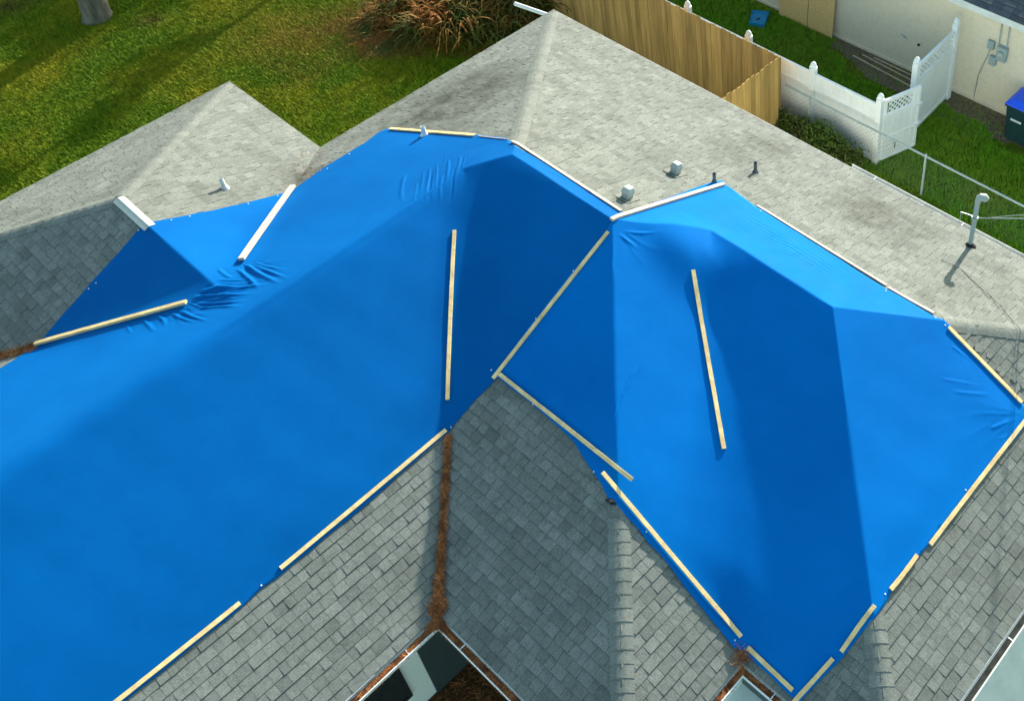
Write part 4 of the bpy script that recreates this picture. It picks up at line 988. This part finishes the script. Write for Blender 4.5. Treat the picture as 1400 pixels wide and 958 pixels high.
cl = [((528, 28), 1.1, 150, 'frond', 'low rusty brown frond clump at the left end of the row'),
      ((560, 20), 1.5, 170, 'frond', 'brown frond clump second from the left end of the row'),
      ((592, 44), 1.3, 160, 'frond', 'orange brown frond clump in front of the row, left of centre'),
      ((585, 5), 1.7, 150, 'frond_green', 'greenish frond clump behind the orange ones'),
      ((622, 42), 1.6, 190, 'frond', 'bright orange frond clump in the middle of the row'),
      ((648, 50), 1.1, 170, 'frond_green', 'yellow green tuft right of the bright orange clump'),
      ((660, 15), 1.8, 170, 'frond', 'tall tan frond clump behind the yellow green tuft'),
      ((683, 46), 1.2, 150, 'frond_green', 'dark green frond clump near the house corner'),
      ((705, 22), 1.5, 160, 'frond', 'brown frond clump under the white gutter spout'),
      ((728, 18), 1.4, 130, 'frond_green', 'green frond clump squeezed between house corner and timber fence'),
      ((620, 2), 1.8, 150, 'frond', 'tall brown frond clump at the back centre of the row')]
for i, (q, h, n, mt_, lb) in enumerate(cl):
    p = wz(*q); clump(p[0], p[1], h*(.5 if i < 2 else .85), n*2, 100+i, M[mt_], lb)
# straw litter under them
pts = []
for _ in range(6000):
    q = wz(rng.uniform(490, 720), rng.uniform(0, 80)); pts.append((q[0], q[1], .03+rng.uniform(0, .03)))
needles('frond_litter', pts, 'brown dead litter under the frond clumps', L=(.1, .3), wd=.010, mat='frond', cat='litter')
pts = []
for _ in range(1500):
    q = wz(rng.normal(522, 16), rng.normal(48, 12)); pts.append((q[0], q[1], .03+rng.uniform(0, .1)*rng.uniform()))
needles('straw_heap', pts, 'low heap of reddish straw left of the frond clumps', L=(.15, .4), wd=.010, mat='frond', cat='litter')

# ------------------------------------------------------------------ grass and weeds
def grass(name, n, sampler, label, mat, hmin=.035, hmax=.085, wd=.010):
    XY = sampler(n); n = len(XY); a = rng.uniform(0, 2*np.pi, n); l = rng.uniform(hmin, hmax, n); d = np.column_stack([np.cos(a), np.sin(a)])
    lean = rng.uniform(.3, 1.1, n)[:, None]*l[:, None]; B = np.column_stack([XY, np.zeros(n)]); s_ = np.column_stack([-d[:, 1], d[:, 0], np.zeros(n)])*wd*rng.uniform(.6, 1.3, n)[:, None]
    tip = B+np.column_stack([d*lean, l])
    V = np.stack([B-s_, B+s_, tip], 1).reshape(-1, 3); F = np.arange(n)[:, None]*3+[0, 1, 2]
    o = np_mesh(name, V, F, rng.uniform(0, 1, n), M[mat]); return tag(o, label, 'grass', kind='stuff')
PL = np.array([wz(*q)[:2] for q in ((-40, -30), (760, -30), (760, 30), (440, 215), (330, 130), (0, 290), (-40, 320))])
def s_left(n):
    lo, hi = PL.min(0), PL.max(0); q = rng.uniform(lo, hi, (n*2, 2)); return q[inside(PL, q[:, 0], q[:, 1])][:n]
grass('grass', 420000, s_left, 'short sunlit yellow green lawn grass left of the house', 'blades')
def s_right(n):
    q = np.column_stack([rng.uniform(-1, 11, n), rng.uniform(.2, 5.6, n)])
    dirt = (q[:, 1] > 4.95-.25*np.sin(q[:, 0]*1.7)-.10*np.sin(q[:, 0]*5)) & (q[:, 0] > 3.0)
    return q[~dirt | (rng.uniform(0, 1, n) < .06)]
grass('grass', 190000, s_right, 'green shaded grass of the side yard between the two houses', 'shade_blades', .04, .10)
def weeds(name, pts, label, h=.35, mat='weed', lw=.05):
    V = []; F = []; T = []; b = 0; n = len(pts); P = np.array(pts)
    k = 7; Q = np.repeat(P, k, 0); m_ = len(Q); Q = np.column_stack([Q[:, :2]+rng.normal(0, .05, (m_, 2)), rng.uniform(.03, 1, m_)*np.repeat(P[:, 2], k)])
    u = rng.normal(0, 1, (m_, 3)); u /= np.linalg.norm(u, axis=1)[:, None]; w_ = np.cross(u, rng.normal(0, 1, (m_, 3))); w_ /= np.linalg.norm(w_, axis=1)[:, None]; l = lw*rng.uniform(.5, 1.3, m_)[:, None]
    V = np.stack([Q-u*l, Q+w_*l*.3, Q+u*l, Q-w_*l*.3], 1).reshape(-1, 3); F = np.arange(m_)[:, None]*4+[0, 1, 2, 3]
    return tag(np_mesh(name, V, F, rng.uniform(0, 1, m_), M[mat]), label, 'weeds', kind='stuff')
pts = []
for _ in range(5200):
    x = rng.uniform(4.0, 6.1); y = 2.35-abs(rng.normal(0, .38)); pts.append((x, y, (.15+.62*math.exp(-(2.35-y)/.7))*rng.uniform(.5, 1.2)*(.85+.15*math.sin(x*4))))
weeds('weeds', pts, 'dark green weeds growing along the foot of the chain link fence')
pts = []
for _ in range(500):
    x = rng.uniform(6.6, 10.5); y = rng.uniform(.6, 2.4); pts.append((x, y, rng.uniform(.05, .18)*(1.4 if y > 1.9 else .8)))
weeds('low_weeds', pts, 'low broadleaf weeds in the grass beside the gutter')
